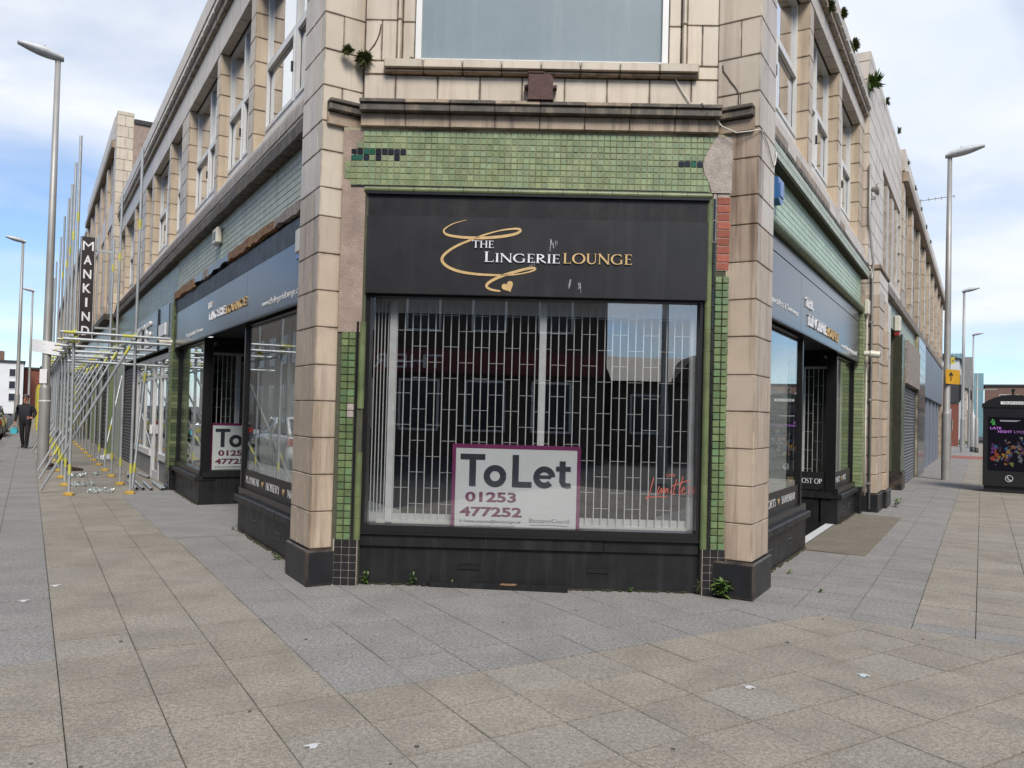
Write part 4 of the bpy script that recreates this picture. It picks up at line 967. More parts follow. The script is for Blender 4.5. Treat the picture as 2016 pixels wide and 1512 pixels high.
part('cornice', FL, ln2, m_corn, (-80, -36.42, -.1, .4, 9.6, 9.85)); part('parapet', FL, ln2, m_pale, (-80, -36.42, -.0, .4, 9.851, 10.4)); part('ledge', FL, ln2, m_corndk, (-80, -36.42, -.2, .3, 4.28, 4.46)); part('shop_head', FL, ln2, m_tilesage, (-80, -36.42, -.03, .3, 2.9, 4.279))
for i in range(10): part('shop_window', FL, ln2, m_signgl, (-79.5 + i * 4.3, -76 + i * 4.3, .06, .0995, .4, 2.85))
# ---- neighbour on the kiosk street
rn = thing('terrace_building', 'cream tiled terrace with black tiled doorway and roller shutter beyond the white cable', 'building', FR @ T(20, 1, 0))
part('core_wall', FR, rn, m_reveal, (8.3, 41, .33, .9, 3.0, 8.25)); 
zz = .34; k = 0
for x0, x1, yy, dd in ((8.42, 9.28, -.13, 0), (9.3, 9.62, -.19, 1)):
    z = .33; k = 0
    while z < 3.9 - .6 * dd:
        piece('block', FR, x0, x1, yy + .02, .4, z, z + .335, m_pier, rn, c=.012, jit=.001); z += .335
    piece('plinth', FR, x0 - .02, x1 + .02, yy - .01, .4, 0, .328, m_plinth, rn)
piece('pier_cap', FR, 8.40, 10.0, -.14, .4, 4.35, 4.46, m_corn, rn, c=.03)
for z in (3.9, 4.125): piece('block', FR, 8.42, 9.9, -.11, .4, z, z + .222, m_pale, rn)
piece('block', FR, 9.64, 10.1, -.15, .4, .33, 2.9, m_reveal, rn); piece('plinth', FR, 9.62, 10.13, -.19, .4, 0, .328, m_plinth, rn); piece('block', FR, 9.5, 10.1, -.15, .4, 2.9, 3.9, m_pale, rn)
z = 4.47; k = 0
while z < 8.3:                                    # plain tiled wall above
    x = 8.29; z1 = min(z + .335, 8.33)
    while x < 14.9:
        e = min(x + (.62 if (k + int(x)) % 2 else .5), 14.9)
        if (z < 6.6 and z > 4.8 and (10.3 < x < 14.5)): x = e; continue
        piece('wall_block', FR, x, e, .08, .35, z, z1, m_pale, rn, jit=.0012); x = e
    z = z1; k += 1
for q in (10.4, 11.5, 12.6, 13.7): part('window_pier', FR, rn, m_pale, (q, q + .45, .09, .5, 4.75, 6.7))
for q in (10.85, 11.95, 13.05, 14.15):
    wn = part('window', FR, rn, m_white, (q, q + .06, .28, .33, 4.8, 6.7), (q + .06, q + .65, .28, .33, 5.7, 5.76)); ob('pane', (MB().box(q + .05, q + .65, .3, .31, 4.8, 6.7), m_glass_up), wn, FR)
stores(FR, rn, 15.0, 41, 7.7, 8, .06, 9, m_reveal, None)
for i in range(18):
    a = 15 + i * 1.444; piece('parapet_block', FR, a, a + 1.444, .02, .4, 8.0, 8.55, m_pale, rn); piece('cornice_block', FR, a, a + 1.444, -.06, .4, 7.7, 7.99, m_corn, rn, c=.03)
part('ledge', FR, rn, m_corn, (10.1, 41, -.05, .4, 4.28, 4.45)); band(FR, rn, 10.1, 22.9, 3.75, 4.279, .06, m_tiledull, .12, .08, m_groutdk)
dv = part('dark_shopfront', FR, rn, m_black, (10.1, 14.0, .2, .3, 3.2, 3.75), (10.1, 10.25, .2, .3, 0, 3.2), (13.85, 14.0, .2, .3, 0, 3.2), (12.0, 12.12, .2, .3, 0, 3.2), (10.25, 13.85, .2, .3, .0, .45), (10.25, 13.85, .2, .3, 2.45, 2.6))
ob('pane', (MB().box(10.25, 13.85, .24, .25, .45, 3.2), m_glass_side), dv, FR); part('notice', FR, dv, m_display, (12.3, 13.6, .22, .238, 2.62, 3.1))
part('dark_room', FR, rn, m_dark, (10.1, 14, 1.5, 1.6, 0, 3.7))
part('tile_column', FR, rn, m_groutdk, (14.02, 14.88, -.04, .4, .45, 3.75)); band(FR, rn, 14.02, 14.88, .45, 3.75, -.052, m_tilesage, .107, .066, m_groutdk); part('column_base', FR, rn, m_plinth, (14.0, 14.9, -.08, .4, 0, .449))
shutter(FR, rn, 14.95, 19.5, .0, 2.6, .05, m_shutter); part('shutter_fascia', FR, rn, m_woodp, (14.95, 19.6, -.1, .2, 2.62, 3.7))
bk = part('black_column', FR, rn, m_grout, (19.66, 22.9, -.05, .4, 0, 4.25))
for i in range(6):
    for j in range(15): piece('black_tile', FR, 19.66 + i * .54, 19.66 + (i + 1) * .54, -.062, -.045, j * .283, (j + 1) * .283, m_tileblack, bk, c=.004)
bl_ = mat('pale_blue_paint', (.19, .215, .26), (.15, .17, .21), 2, rough=.5, streak=.3)
part('blue_fascia', FR, rn, bl_, (22.95, 36.5, -.05, .3, 2.55, 4.2)); [part('blue_door', FR, rn, bl_, (23.3 + i * 2.6, 25.0 + i * 2.6, .05, .3, 0, 2.54)) for i in range(5)]; part('door_reveal', FR, rn, m_black, (22.95, 36.5, .12, .3, 0, 2.549))
part('end_pier', FR, rn, m_pier, (36.5, 41, -.05, .4, .0, 4.27))

# ================================================================== SCAFFOLD
scf = thing('scaffold', 'galvanised tube scaffold with yellow couplers and base plates along the terrace', 'scaffold', FL @ T(-16, -1, 0))
R_ = .0255
def tube(p, q, sc=scf, r=R_, bands=(), name='scaffold_tube'):
    o = ob(name, (MB().tube(p, q, r, 9), m_steel), sc, FL)
    pv, qv = Vector(p), Vector(q); L_ = (qv - pv).length; d = (qv - pv) / L_
    for t in bands:
        a = pv + d * t; ob('yellow_band', (MB().tube(a, a + d * .17, r * 1.04, 9), m_yel), o, FL)
    return o
def plate(x, y):
    b = MB(); b.prism([(x + .15 * cos(a) * (1.1 if k % 2 else .95), y + .09 * sin(a)) for k, a in enumerate([2 * pi * i / 12 for i in range(12)])], .004, .032); b.box(x - .05, x + .05, y - .05, y + .05, .032, .05)
    ob('base_plate', (b, m_plate), scf, FL)
def clip_(x, y, z):
    b = MB(); b.tube((x - .06, y, z), (x + .06, y, z), .042, 8); b.tube((x, y, z - .05), (x, y, z + .05), .044, 8); b.box(x - .02, x + .02, y - .07, y + .07, z - .03, z + .03)
    ob('coupler', (b, m_yel), scf, FL)
XO = [-8.6 - 1.86 * i for i in range(17)]
for i, x in enumerate(XO):
    far = i > 12
    for y, hh in ((-1.53, 6.25), (-.58, 6.2 if i in (0, 2) else 5.6)):
        if (i in (1, 4) and y > -1) or (i > 4 and (i % 2 or y > -1)): hh = 3.0
        jx_ = random.uniform(-.06, .06); ln_ = random.uniform(-.02, .02)
        top = hh + (random.uniform(-.3, .3) if i > 2 else 0)
        tube((x + jx_, y, .04), (x + jx_ + ln_ * 2, y + ln_, top), bands=((.32, 4.7) if top > 5 else (.32,)) if i < 5 else ())
        if not far: plate(x + jx_, y)
    # transoms at the first lift
    tube((x + .1, -1.75, 2.80), (x + .1, -.02, 2.80 + random.uniform(-.01, .01)), bands=(.05, .95) if not far else ())
    if i < 4:
        tube((x + .45, -1.72, 2.66), (x + .45, -.05, 2.66)); clip_(x, -1.53, 2.80); clip_(x, -.58, 2.80); clip_(x + .05, -1.53, 2.68)
for y, z in ((-1.53, 2.74), (-.58, 2.74), (-1.53, 2.62)):
    for a in range(4):
        x0 = -8.35 - a * 6.0 + (.0 if z > 2.7 else -.6); tube((x0, y - .05, z), (x0 - 6.3, y - .05, z), bands=(.3,))
tube((-30, -1.58, 2.74), (-52, -1.58, 2.74)); tube((-30, -.63, 2.74), (-52, -.63, 2.74)); tube((-30, -1.58, 3.1), (-52, -1.58, 3.1))
# rakers: lean from the kerb side of the pavement up to the inner ledger
for i in range(6):
    x = -9.1 - i * 2.3
    tube((x, -1.95 - .0 * i, .05), (x + .55 * (i < 1), -.5, 2.95), bands=(.55, 2.75))
for i in range(4): tube((-21.5 - 3 * i, -2.05, .05), (-21 - 3 * i, -.6, 2.9), bands=(.4,))
tube((-9.05, -.50, .05), (-9.4, -.30, 2.35), bands=(.3, 2.0)); tube((-9.4, -1.6, 2.35), (-9.4, .1, 2.33))
tube((-17.2, -.4, .05), (-18.4, .1, 2.4), bands=(.9,))
# boards and hoarding further on
[part('deck_board', FL, scf, m_woodp, (-52, -30, -1.45 + .22 * i, -1.25 + .22 * i, 2.9, 2.94)) for i in range(4)]
ho = thing('site_hoarding', 'bright yellow site hoarding panels under the far scaffold', 'hoarding', FL @ T(-45, -1.8, 0))
m_hoard = mat('yellow_hoarding_paint', (.72, .62, .05), (.62, .54, .04), 2, rough=.6)
for i in range(12): ob('panel', (MB().box(-57 + i * 1.22, -55.8 + i * 1.22, -1.80, -1.76, .1, 2.5), m_hoard), ho, FL)
for i in range(6): ob('panel', (MB().box(-42.4, -42.36, -1.75 + i * .3, -1.46 + i * .3, .1, 2.5), m_hoard), ho, FL)
# loose tubes and heaps of clips on the ground
for i, (x, y, a) in enumerate([(-9.2, -.40, .0), (-9.15, -.30, .02), (-9.0, -.18, .03), (-8.95, -.0, .015), (-9.0, .06, -.01), (-12.0, -.28, .1), (-11.6, .08, -.05)]):
    L_ = 1.6 if i < 5 else 1.2
    tg = ['loose scaffold tube outermost of the bundle before the white shop door', 'loose scaffold tube second from the base plate in the bundle', 'loose scaffold tube in the middle of the bundle on the paving', 'loose scaffold tube fourth in the bundle by the stall riser', 'loose scaffold tube closest to the wall in the bundle', 'single scaffold tube lying beside a base plate by the shutter', 'single scaffold tube lying along the roller shutter'][i]
    b = MB(); p, q = Vector((x, y, .0275 + .004)), Vector((x - L_ * cos(a), y + L_ * sin(a), .0275 + .004)); b.tube(p, q, .0255, 10, cap=False); b.tube(p, q, .021, 10, cap=False)
    tag(ob('loose_tube', (b, m_steel), None, FL), tg, 'tube', 'loose tubes on the pavement')
def heap(x, y, r, m, label, n_=26):
    b = MB()
    for i in range(n_):
        a = random.uniform(0, 6.28); q = r * random.random() ** .6; h = .02 + (1 - q / r) * .07 * random.random(); cx, cy = x + q * cos(a), y + q * sin(a) * .7
        d = Vector((random.uniform(-1, 1), random.uniform(-1, 1), random.uniform(-.5, .5))).normalized() * .04
        b.tube(Vector((cx, cy, h + .012)) - d, Vector((cx, cy, h + .012)) + d, .018, 6, .012); b.box(cx - .02, cx + .02, cy - .015, cy + .015, .004, h + .02)
    tag(ob('clip_heap', (b, m), None, FL), label, 'scaffold clips', 'heaps of scaffold clips')
m_clip = mat('bright_zinc_clips', (.62, .66, .64), (.35, .38, .37), 30, rough=.35, metal=.6)
heap(-8.95, -1.12, .16, m_clip, 'bright zinc clip heap closest to the first outer base plate'); heap(-9.0, -.92, .18, m_clip, 'bright zinc clip heap closest to the inner base plate')
heap(-10.3, -1.32, .2, m_clip, 'bright clip heap beside the second outer base plate'); heap(-10.4, -1.08, .13, m_clip, 'sparse bright clips in the middle of the scaffold walkway', 10)
heap(-12.5, -1.2, .24, m_clip, 'largest bright clip heap under the scaffold'); heap(-12.9, -.85, .14, m_clip, 'few bright clips near the inner row of tubes', 10)
heap(-14.2, -1.2, .22, m_rustc, 'dark rusty clip heap behind the largest bright heap'); heap(-16.6, -1.35, .22, m_rustc, 'dark rusty clip heap halfway along the walkway'); heap(-19.2, -1.45, .2, m_rustc, 'dark rusty clip heap beyond the lamp post'); heap(-15.5, -1.65, .14, m_rustc, 'small dark clip heap at the foot of the lamp post', 12)
b = MB()
for i in range(9): b.lathe([(.14, .0), (.16, .05), (.1, .1), (.0, .13)], (-18.3 + random.uniform(-.25, .25), -.25 + random.uniform(-.12, .12), .01), 7)
tag(ob('plastic_sheet', (b, m_display), None, FL), 'crumpled pale plastic sheet on the ground under the scaffold', 'sheet')
# blade sign
mk = thing('hanging_sign', 'tall dark brown blade sign with white vertical letters above the scaffold', 'sign', FL @ T(-20.6, -.9, 4.0))
m_brown = mat('dark_brown_sign', (.03, .018, .018), None, 3, rough=.4)
FM = FL @ T(-20.6, 0, 0) @ RZ(pi / 2)          # x runs into the wall, faces the corner
ob('box', (MB().box(-.98, -.56, 0, .2, 3.5, 6.7), m_brown), mk, FM); part('edge_strip', FM, mk, m_display, (-.965, -.95, -.004, 0, 3.51, 6.69), (-.59, -.575, -.004, 0, 3.51, 6.69)); part('bracket', FM, mk, m_steel, (-.56, .12, .1, .16, 3.9, 3.96), (-.56, .12, .1, .16, 6.3, 6.36))
for i, ch in enumerate('MANKIND'):
    z = 6.56 - i * .435; w_ = {'M': .30, 'I': .06}.get(ch, .22); txt('letter', ch, FM, -.77 - w_ / 2, -.77 + w_ / 2, z - .28, z, -.003, m_whitet, mk, depth=.006, bold=.0 if ch == 'M' else .02)

# ================================================================== STREET LAMPS
def lamp(M, x, y, h, arm, label, side=-1):
    t = thing('street_lamp', label, 'street lamp', M @ T(x, y, 0), 'tall lamp posts along the pavements')
    MM = M @ T(x, y, 0)
    ob('column', (MB().lathe([(.125, 0), (.125, 1.9), (.118, 1.95), (.095, 2.0), (.085, 5), (.062, h)], n=14), m_lamp), t, MM)
    part('door', MM, t, m_lamp, (-.05, .05, -.130, -.118, .6, 1.15))
    b = MB(); secs = []
    for i in range(9):
        f = i / 8; xx = side * (-.12 + f * arm); wz = .045 + .075 * sin(pi * min(1, f * .9 + .12)); wy = .07 + .12 * sin(pi * min(.96, f * .85 + .12)); zz_ = h + .02 + f * .16
        secs.append(b.ring((xx, 0, zz_), (0, 1, 0), (0, 0, 1), wy, wz, 12))
    for a, c in zip(secs, secs[1:]):
        for q in range(12): b.face([a + q, a + (q + 1) % 12, c + (q + 1) % 12, c + q], True)
    b.face([secs[0] + q for q in range(12)]); b.face([secs[-1] + q for q in range(12)])
    hd = ob('lantern', (b, m_lampw), t, MM @ RZ(pi / 2)); part('sensor', MM @ RZ(pi / 2), hd, m_print, (side * .28 - .012, side * .28 + .012, -.012, .012, h + .12, h + .24))
    return t, MM
t1, M1 = lamp(FL, -14.64, -1.85, 9.75, .95, 'tall grey lamp post with a taped-on board beside the scaffold', -1)
ob('collar', (MB().lathe([(.130, 1.6), (.130, 1.64)], n=14), m_lampw), t1, M1)
stk = part('sticker', M1 @ RZ(radians(58)), t1, m_board, (-.085, .085, -.105, -.098, 2.03, 2.36))
bb = thing('blank_board', 'blank white board strapped round the lamp post beside the scaffold', 'board', M1 @ T(0, 0, 2.9))
bp = MB(); pr = None
for i in range(9):
    f = -1 + i / 4; xx = f * .36; yy = -.112 + .12 * abs(f) ** 1.4; k = len(bp.v); bp.v += [(xx, yy, 2.73 - .05 * f), (xx, yy, 3.03 - .05 * f), (xx, yy + .006, 2.73 - .05 * f), (xx, yy + .006, 3.03 - .05 * f)]
    if pr is not None: bp.face([pr, k, k + 1, pr + 1]); bp.face([pr + 2, pr + 3, k + 3, k + 2]); bp.face([pr + 1, k + 1, k + 3, pr + 3]); bp.face([pr, pr + 2, k + 2, k])
    pr = k
ob('sheet', (bp, m_board), bb, M1 @ RZ(radians(58))); ob('strap', (MB().lathe([(.112, 2.80), (.112, 2.815)], n=14).lathe([(.112, 2.94), (.112, 2.955)], n=14), m_print), bb, M1)
lamp(FL, -41.0, -2.70, 9.8, .9, 'grey lamp post standing behind the walking person', -1); lamp(FL, -62, -2.2, 9.8, .9, 'most distant grey lamp post on the scaffold street', -1)
t2, M2 = lamp(FR, 19.1, -.83, 9.45, 1.0, 'tall grey lamp post carrying the amber arrow sign', -1)
part('notice', M2 @ RZ(radians(35)), t2, m_ivory, (-.09, .13, -.135, -.128, 1.45, 1.75))
lamp(FR, 46, -.75, 9.4, .9, 'slim pale lamp post beyond the amber sign', -1); lamp(FR, 74, -1.0, 9.6, .9, 'second slim lamp post further down the kiosk street', -1)
RS = M2 @ RZ(-radians(20) - pi / 180 * 8)
ds = thing('direction_sign', 'amber rectangular sign with a black arrow strapped to the lamp post', 'sign', M2 @ T(0, -.1, 3.0))
def rrect(x0, x1, z0, z1, r, k=5):
    out = []
    for cx, cz, a in ((x1 - r, z0 + r, -90), (x1 - r, z1 - r, 0), (x0 + r, z1 - r, 90), (x0 + r, z0 + r, 180)):
        out += [(cx + r * cos(radians(a + 90 * i / k)), cz + r * sin(radians(a + 90 * i / k))) for i in range(k + 1)]
    return out
ob('plate', (MB().prism(rrect(-.30, .42, 2.78, 3.20, .04), -.14, -.128, 'y'), m_signyel), ds, RS); ob('arrow', (MB().prism([(-.07, 2.86), (-.02, 2.86), (-.02, 3.04), (.05, 2.99), (.05, 3.05), (-.045, 3.13), (-.14, 3.05), (-.14, 2.99), (-.07, 3.04)], -.143, -.1402, 'y'), m_print), ds, RS); part('bracket', RS, ds, m_steel, (-.1, .1, -.127, -.06, 2.9, 2.93), (-.1, .1, -.127, -.06, 3.05, 3.08))
hs = thing('hydrant_plate', 'small yellow H plate above the amber arrow sign', 'sign', M2 @ T(0, -.1, 3.4))
ob('plate', (MB().box(-.01, .17, -.12, -.112, 3.36, 3.56), mat('yellow_plate', (.74, .62, .10), None, 3, rough=.4)), hs, RS); part('letter', RS, hs, m_print, (.03, .05, -.123, -.1202, 3.39, 3.53), (.11, .13, -.123, -.1202, 3.39, 3.53), (.05, .11, -.123, -.1202, 3.45, 3.47)); part('bracket', RS, hs, m_steel, (.0, .12, -.111, -.06, 3.44, 3.47))

# ================================================================== PHONE KIOSK
FK = FR @ T(15.3, -1.74, 0) @ RZ(-pi / 2)        # x runs out over the pavement, faces back to the corner; mirrored so that x>0 goes to the kerb
ks = thing('phone_kiosk', 'black arched telephone kiosk with a lit poster on the pavement', 'phone kiosk', FK @ T(.6, 0, 0))
roof = [(-.03, 2.05), (1.27, 2.05), (1.27, 2.12)] + [(1.27 - 1.30 * i / 10, 2.12 + .24 * sin(pi * i / 10) ** .75) for i in range(1, 10)] + [(-.03, 2.12)]
ob('cabinet', (MB().box(.0, 1.24, .0, 1.0, .16, 2.05), m_kiosk), ks, FK); ob('roof', (MB().prism(roof, -.04, 1.04, 'y'), m_kiosk), ks, FK); part('base', FK, ks, m_print, (.03, 1.21, .04, .96, 0, .16))
part('frame', FK, ks, m_kiosk, (.0, .10, -.02, 0, .16, 2.05), (1.14, 1.24, -.02, 0, .16, 2.05), (.1, 1.14, -.02, 0, 1.82, 2.05), (.1, 1.14, -.02, 0, .16, .52))
pl = part('nameplate', FK, ks, m_whitet, (.36, .88, -.052, -.042, 2.125, 2.195)); txt('lettering', 'TELEPHONE', FK, .40, .84, 2.135, 2.185, -.0535, m_print, pl, depth=.001, spacing=1.2)
m_pos = emit('poster_dark_blue', (.005, .0045, .007), 1.0)
ps = ob('poster', (MB().box(.105, 1.135, -.006, -.001, .525, 1.815), m_pos), ks, FK)
def blob(cx, cz, rx, rz, col, k, e=1.0, rot=0):
    pts = []
    for i in range(14):
        a = 2 * pi * i / 14; q = 1 + .18 * sin(3 * a + k); u, v = rx * q * cos(a), rz * q * sin(a); pts.append((cx + u * cos(rot) - v * sin(rot), cz + u * sin(rot) + v * cos(rot)))
    ob('poster_print', (MB().prism(pts, -.0075 - k * .0004, -.0062, 'y'), emit('poster_colour_%d' % k, col, e)), ps, FK)
pal = [emit('poster_colour_%d' % i, c_, .5) for i, c_ in enumerate([(.22, .05, .03), (.26, .13, .03), (.12, .13, .04), (.12, .04, .15), (.16, .085, .06), (.03, .10, .17), (.13, .13, .11), (.05, .03, .06), (.09, .10, .12)])]
rp = random.Random(5)
def blob(cx, cz, rx, rz, k, mm, rot):
    pts = []
    for i in range(9):
        a_ = 2 * pi * i / 9; q = 1 + .3 * sin(3 * a_ + k) + rp.uniform(-.15, .15); u, v_ = rx * q * cos(a_), rz * q * sin(a_); pts.append((cx + u * cos(rot) - v_ * sin(rot), cz + u * sin(rot) + v_ * cos(rot)))
    return pts
bl2 = {}
for k in range(95):
    f = rp.random(); cx = min(1.04, max(.2, .62 + rp.gauss(0, .22))); cz = min(1.32, max(.66, .98 + rp.gauss(0, .16))); r_ = rp.uniform(.015, .06)
    mi = 0 if cx < .36 and cz < 1.0 and f < .6 else 1 if cz < 1.02 and cx < .6 and f < .5 else 4 if abs(cx - .62) < .09 and abs(cz - 1.14) < .1 and f < .8 else 3 if cx < .36 and f < .7 else rp.choice((2, 5, 6, 7, 7, 8, 8, 4))
    bl2.setdefault(mi, MB()).prism(blob(cx, cz, r_, r_ * rp.uniform(.4, .9), k, mi, rp.uniform(0, 3)), -.0068 - k * .00005, -.0062, 'y')
for mi, b in bl2.items(): stuff(ob('poster_print', (b, pal[mi]), ps, FK))
em_g = emit('poster_green', (.08, .42, .09), .8); em_p = emit('poster_purple', (.26, .10, .34), .8); em_w = emit('poster_white', (.32, .32, .36), 1.0)
b = MB(); b.strip([(.205, 1.77), (.155, 1.68), (.25, 1.68)], .009, 0, .001); b.strip([(.205, 1.76), (.205, 1.625)], .008, 0, .0014); b.strip([(.232, 1.74), (.232, 1.625)], .008, 0, .0018); b.strip([(.19, 1.645), (.262, 1.645)], .008, 0, .0022); ob('channel_logo', (b, em_g), ps, TXT(FK, 0, -.0125, 0))
txt('lettering', 'LATE', FK, .15, .38, 1.52, 1.58, -.0125, em_p, ps, depth=.001, bold=.03); txt('lettering', 'NIGHT', FK, .31, .60, 1.44, 1.50, -.0125, em_p, ps, depth=.001, bold=.03); txt('lettering', 'LYCETT', FK, .64, 1.0, 1.44, 1.50, -.0125, emit('poster_dim_purple', (.12, .06, .15), 1), ps, depth=.001, bold=.03)
part('small_print', FK, ps, em_w, (.35, .76, -.0075, -.0062, 1.735, 1.743), (.35, .70, -.0075, -.0062, 1.715, 1.722))
b = MB(); b.strip(arc(.55, .35, .075, .075, 0, 360, 24), .010, 0, .002); b.strip([(.52, .39), (.525, .345), (.56, .31), (.59, .315)], [.02, .014, .014, .02], 0, .0024); ob('phone_symbol', (b, m_whitet), ks, TXT(FK, 0, -.0205, 0))
cm = thing('cctv_camera', 'small black camera on top of the phone kiosk roof', 'camera', FK @ T(.62, .3, 2.33)); ob('mount', (MB().tube((.62, .3, 2.32), (.62, .3, 2.45), .02, 8), m_kiosk), cm, FK); ob('body', (MB().tube((.62, .2, 2.47), (.62, .42, 2.47), .04, 10), m_kiosk), cm, FK)

# ================================================================== WALL FITTINGS
def boxy(name, label, cat, M, m, x0, x1, y0, y1, z0, z1, c=.012, lid=None):
    t = thing(name, label, cat, M @ T((x0 + x1) / 2, y1, z0)); piece('case', M, x0, x1, y0, y1, z0, z1, m, t, c=c, g=0)
    if lid: piece('front', M, x0 + .015, x1 - .015, y0 - .012, y0 + .004, z0 + .02, z1 - .02, lid, t, c=.006, g=0)
    return t
rb = thing('light_fitting', 'rusty brown metal box fitting above the corner cornice', 'fitting', FC @ T(0, -.05, 4.43))
ob('box', (MB().prism([(-.112, 4.45), (.108, 4.44), (.112, 4.63), (.075, 4.672), (.05, 4.655), (.04, 4.675), (-.112, 4.675)], -.15, .07, 'y'), m_rust), rb, FC); part('rim', FC, rb, m_rust, (-.118, .116, -.156, .07, 4.432, 4.452)); part('lid', FC, rb, m_rust, (-.118, .03, -.158, .07, 4.672, 4.684)); part('lug', FC, rb, m_rust, (-.150, -.113, -.03, .06, 4.59, 4.615), (.113, .150, -.03, .06, 4.59, 4.615))
al = thing('alarm_box', 'blue alarm box on the pale green band by the corner pier', 'alarm', FR @ T(1.1, .1, 3.8)); ob('case', (MB().prism([(.95, 4.04), (1.21, 4.04), (1.19, 3.83), (1.08, 3.78), (.97, 3.83)], .06, .148, 'y'), m_blue), al, FR); part('face', FR, al, m_blue, (1.0, 1.17, .05, .0595, 3.86, 3.99))
al = thing('alarm_box', 'ivory alarm box on the dull green band above the scaffolded shop', 'alarm', FL @ T(-5.1, .1, 3.95)); piece('case', FL, -5.28, -4.98, .06, .148, 3.96, 4.20, m_ivory, al, c=.02, g=0); part('grill', FL, al, m_print, *[(-5.20, -5.06, .056, .0605, 4.03 + i * .03, 4.04 + i * .03) for i in range(4)])
al = thing('alarm_box', 'white and blue alarm box tucked beside the corner pier above the web address', 'alarm', FL @ T(-.8, .1, 3.1)); piece('case', FL, -.86, -.69, .04, .125, 3.13, 3.38, m_ivory, al, c=.02, g=0); piece('base', FL, -.84, -.71, .05, .125, 3.07, 3.127, m_blue, al, c=.01, g=0)
boxy('junction_box', 'white junction box with cables at the top of the green tiled pilaster', 'box', FR, m_ivory, 8.06, 8.26, .02, .1, 3.52, 3.78)
al = thing('alarm_box', 'white and red alarm box above the dark shopfront', 'alarm', FR @ T(13.2, 0, 3.7)); piece('case', FR, 13.0, 13.3, -.08, .05, 3.72, 4.08, m_ivory, al, c=.02, g=0); piece('base', FR, 13.03, 13.27, -.06, .05, 3.62, 3.715, mat('red_lens', (.32, .04, .03), None, 3, rough=.3), al, c=.01, g=0)
def cctv(M, x, y, z, label, s=1):
    t = thing('cctv_camera', label, 'camera', M @ T(x, y, z)); b = MB().tube((x, y, z), (x, y - .09, z), .05, 12); ob('mount', (b, m_ivory), t, M); ob('body', (MB().tube((x, y - .09, z), (x + .04 * s, y - .24, z - .02), .062, 14), m_ivory), t, M); ob('lens', (MB().tube((x + .04 * s, y - .24, z - .02), (x + .043 * s, y - .255, z - .022), .035, 12), m_print), t, M)
cctv(FR, 8.1, .09, 2.82, 'white camera on the green tiled pilaster beside the cable', 1); cctv(FL, -9.06, .09, 2.78, 'white camera on the dark green pilaster between two shops', 1)
sp = thing('loudspeaker', 'grey horn loudspeaker on the upper tiled wall', 'loudspeaker', FR @ T(8.62, .08, 5.85)); ob('horn', (MB().path([(8.62, .07, 5.88), (8.63, .03, 5.88), (8.64, .0, 5.88), (8.65, -.04, 5.88)], [.04, .05, .09, .12], 14), m_lamp), sp, FR); part('bracket', FR, sp, m_lamp, (8.6, 8.66, .0, .08, 5.7, 5.75))
def cable(M, pts, label, r=.006, m=None, name='cable'):
    return tag(ob(name, (MB().path(pts, r, 6), m or m_cable), None, M), label, 'cable')
cable(FC, [(1.19, .06, 4.85), (1.21, .035, 4.80), (1.25, .055, 4.72), (1.32, .06, 4.60), (1.40, .055, 4.49), (1.44, -.08, 4.44), (1.46, -.155, 4.43), (1.47, -.15, 4.40)], 'thin white cable hanging from the corner of the frosted window')
cable(FR, [(-.09, .43, 4.42), (-.095, .40, 4.33), (-.09, .34, 4.25), (-.05, .22, 4.185), (-.02, .10, 4.19), (-.0, .02, 4.20), (.1, .018, 4.21), (.3, .02, 4.16), (.45, .018, 4.06), (.55, .02, 4.02), (.66, .03, 4.08), (.7, .03, 4.2)], 'white cable looping round the streaked corner pier under the cornice')
pipes = thing('cable_conduit', 'grey conduit pipe running down the tiled pier beyond the entrance', 'pipe', FR @ T(8.35, 0, 0)); ob('pipe', (MB().path([(8.26, .06, 6.25), (8.26, .06, 5.2), (8.32, .04, 4.9), (8.39, .0, 4.5), (8.395, .01, 4.3), (8.395, .01, .05)], .022, 8), m_lamp), pipes, FR); [part('clip', FR, pipes, m_lamp, (8.37, 8.42, -.02, .04, z, z + .03)) for z in (.5, 2.0, 3.4)]
cable(FR, [(8.25, .08, 3.52), (8.27, .075, 3.3), (8.27, .075, 1.6), (8.27, .075, .3)], 'straight white cable beside the green tiled pilaster', .016)
cable(FR, [(7.95, .0, 4.25), (8.1, .0, 4.16), (8.28, .0, 4.2), (8.36, .02, 4.32), (8.34, .05, 4.42)], 'loose loop of white cable at the end of the green ledge', .008)
b = MB().prism([(-.975, .035), (-.93, .055), (-.90, .04), (.355, -.055), (.361, .005), (.30, .03), (-.9, .085), (-.965, .075)], .004, .045); pk = thing('fallen_skirting', 'broken black skirting strip lying along the foot of the corner window', 'strip', FC @ T(-.3, .02, 0)); ob('strip', (b, m_black), pk, FC); ob('bare_wood', (MB().prism([(-.26, -.014), (-.12, -.026), (-.10, .04), (-.24, .05)], .0455, .049), m_wood), pk, FC)

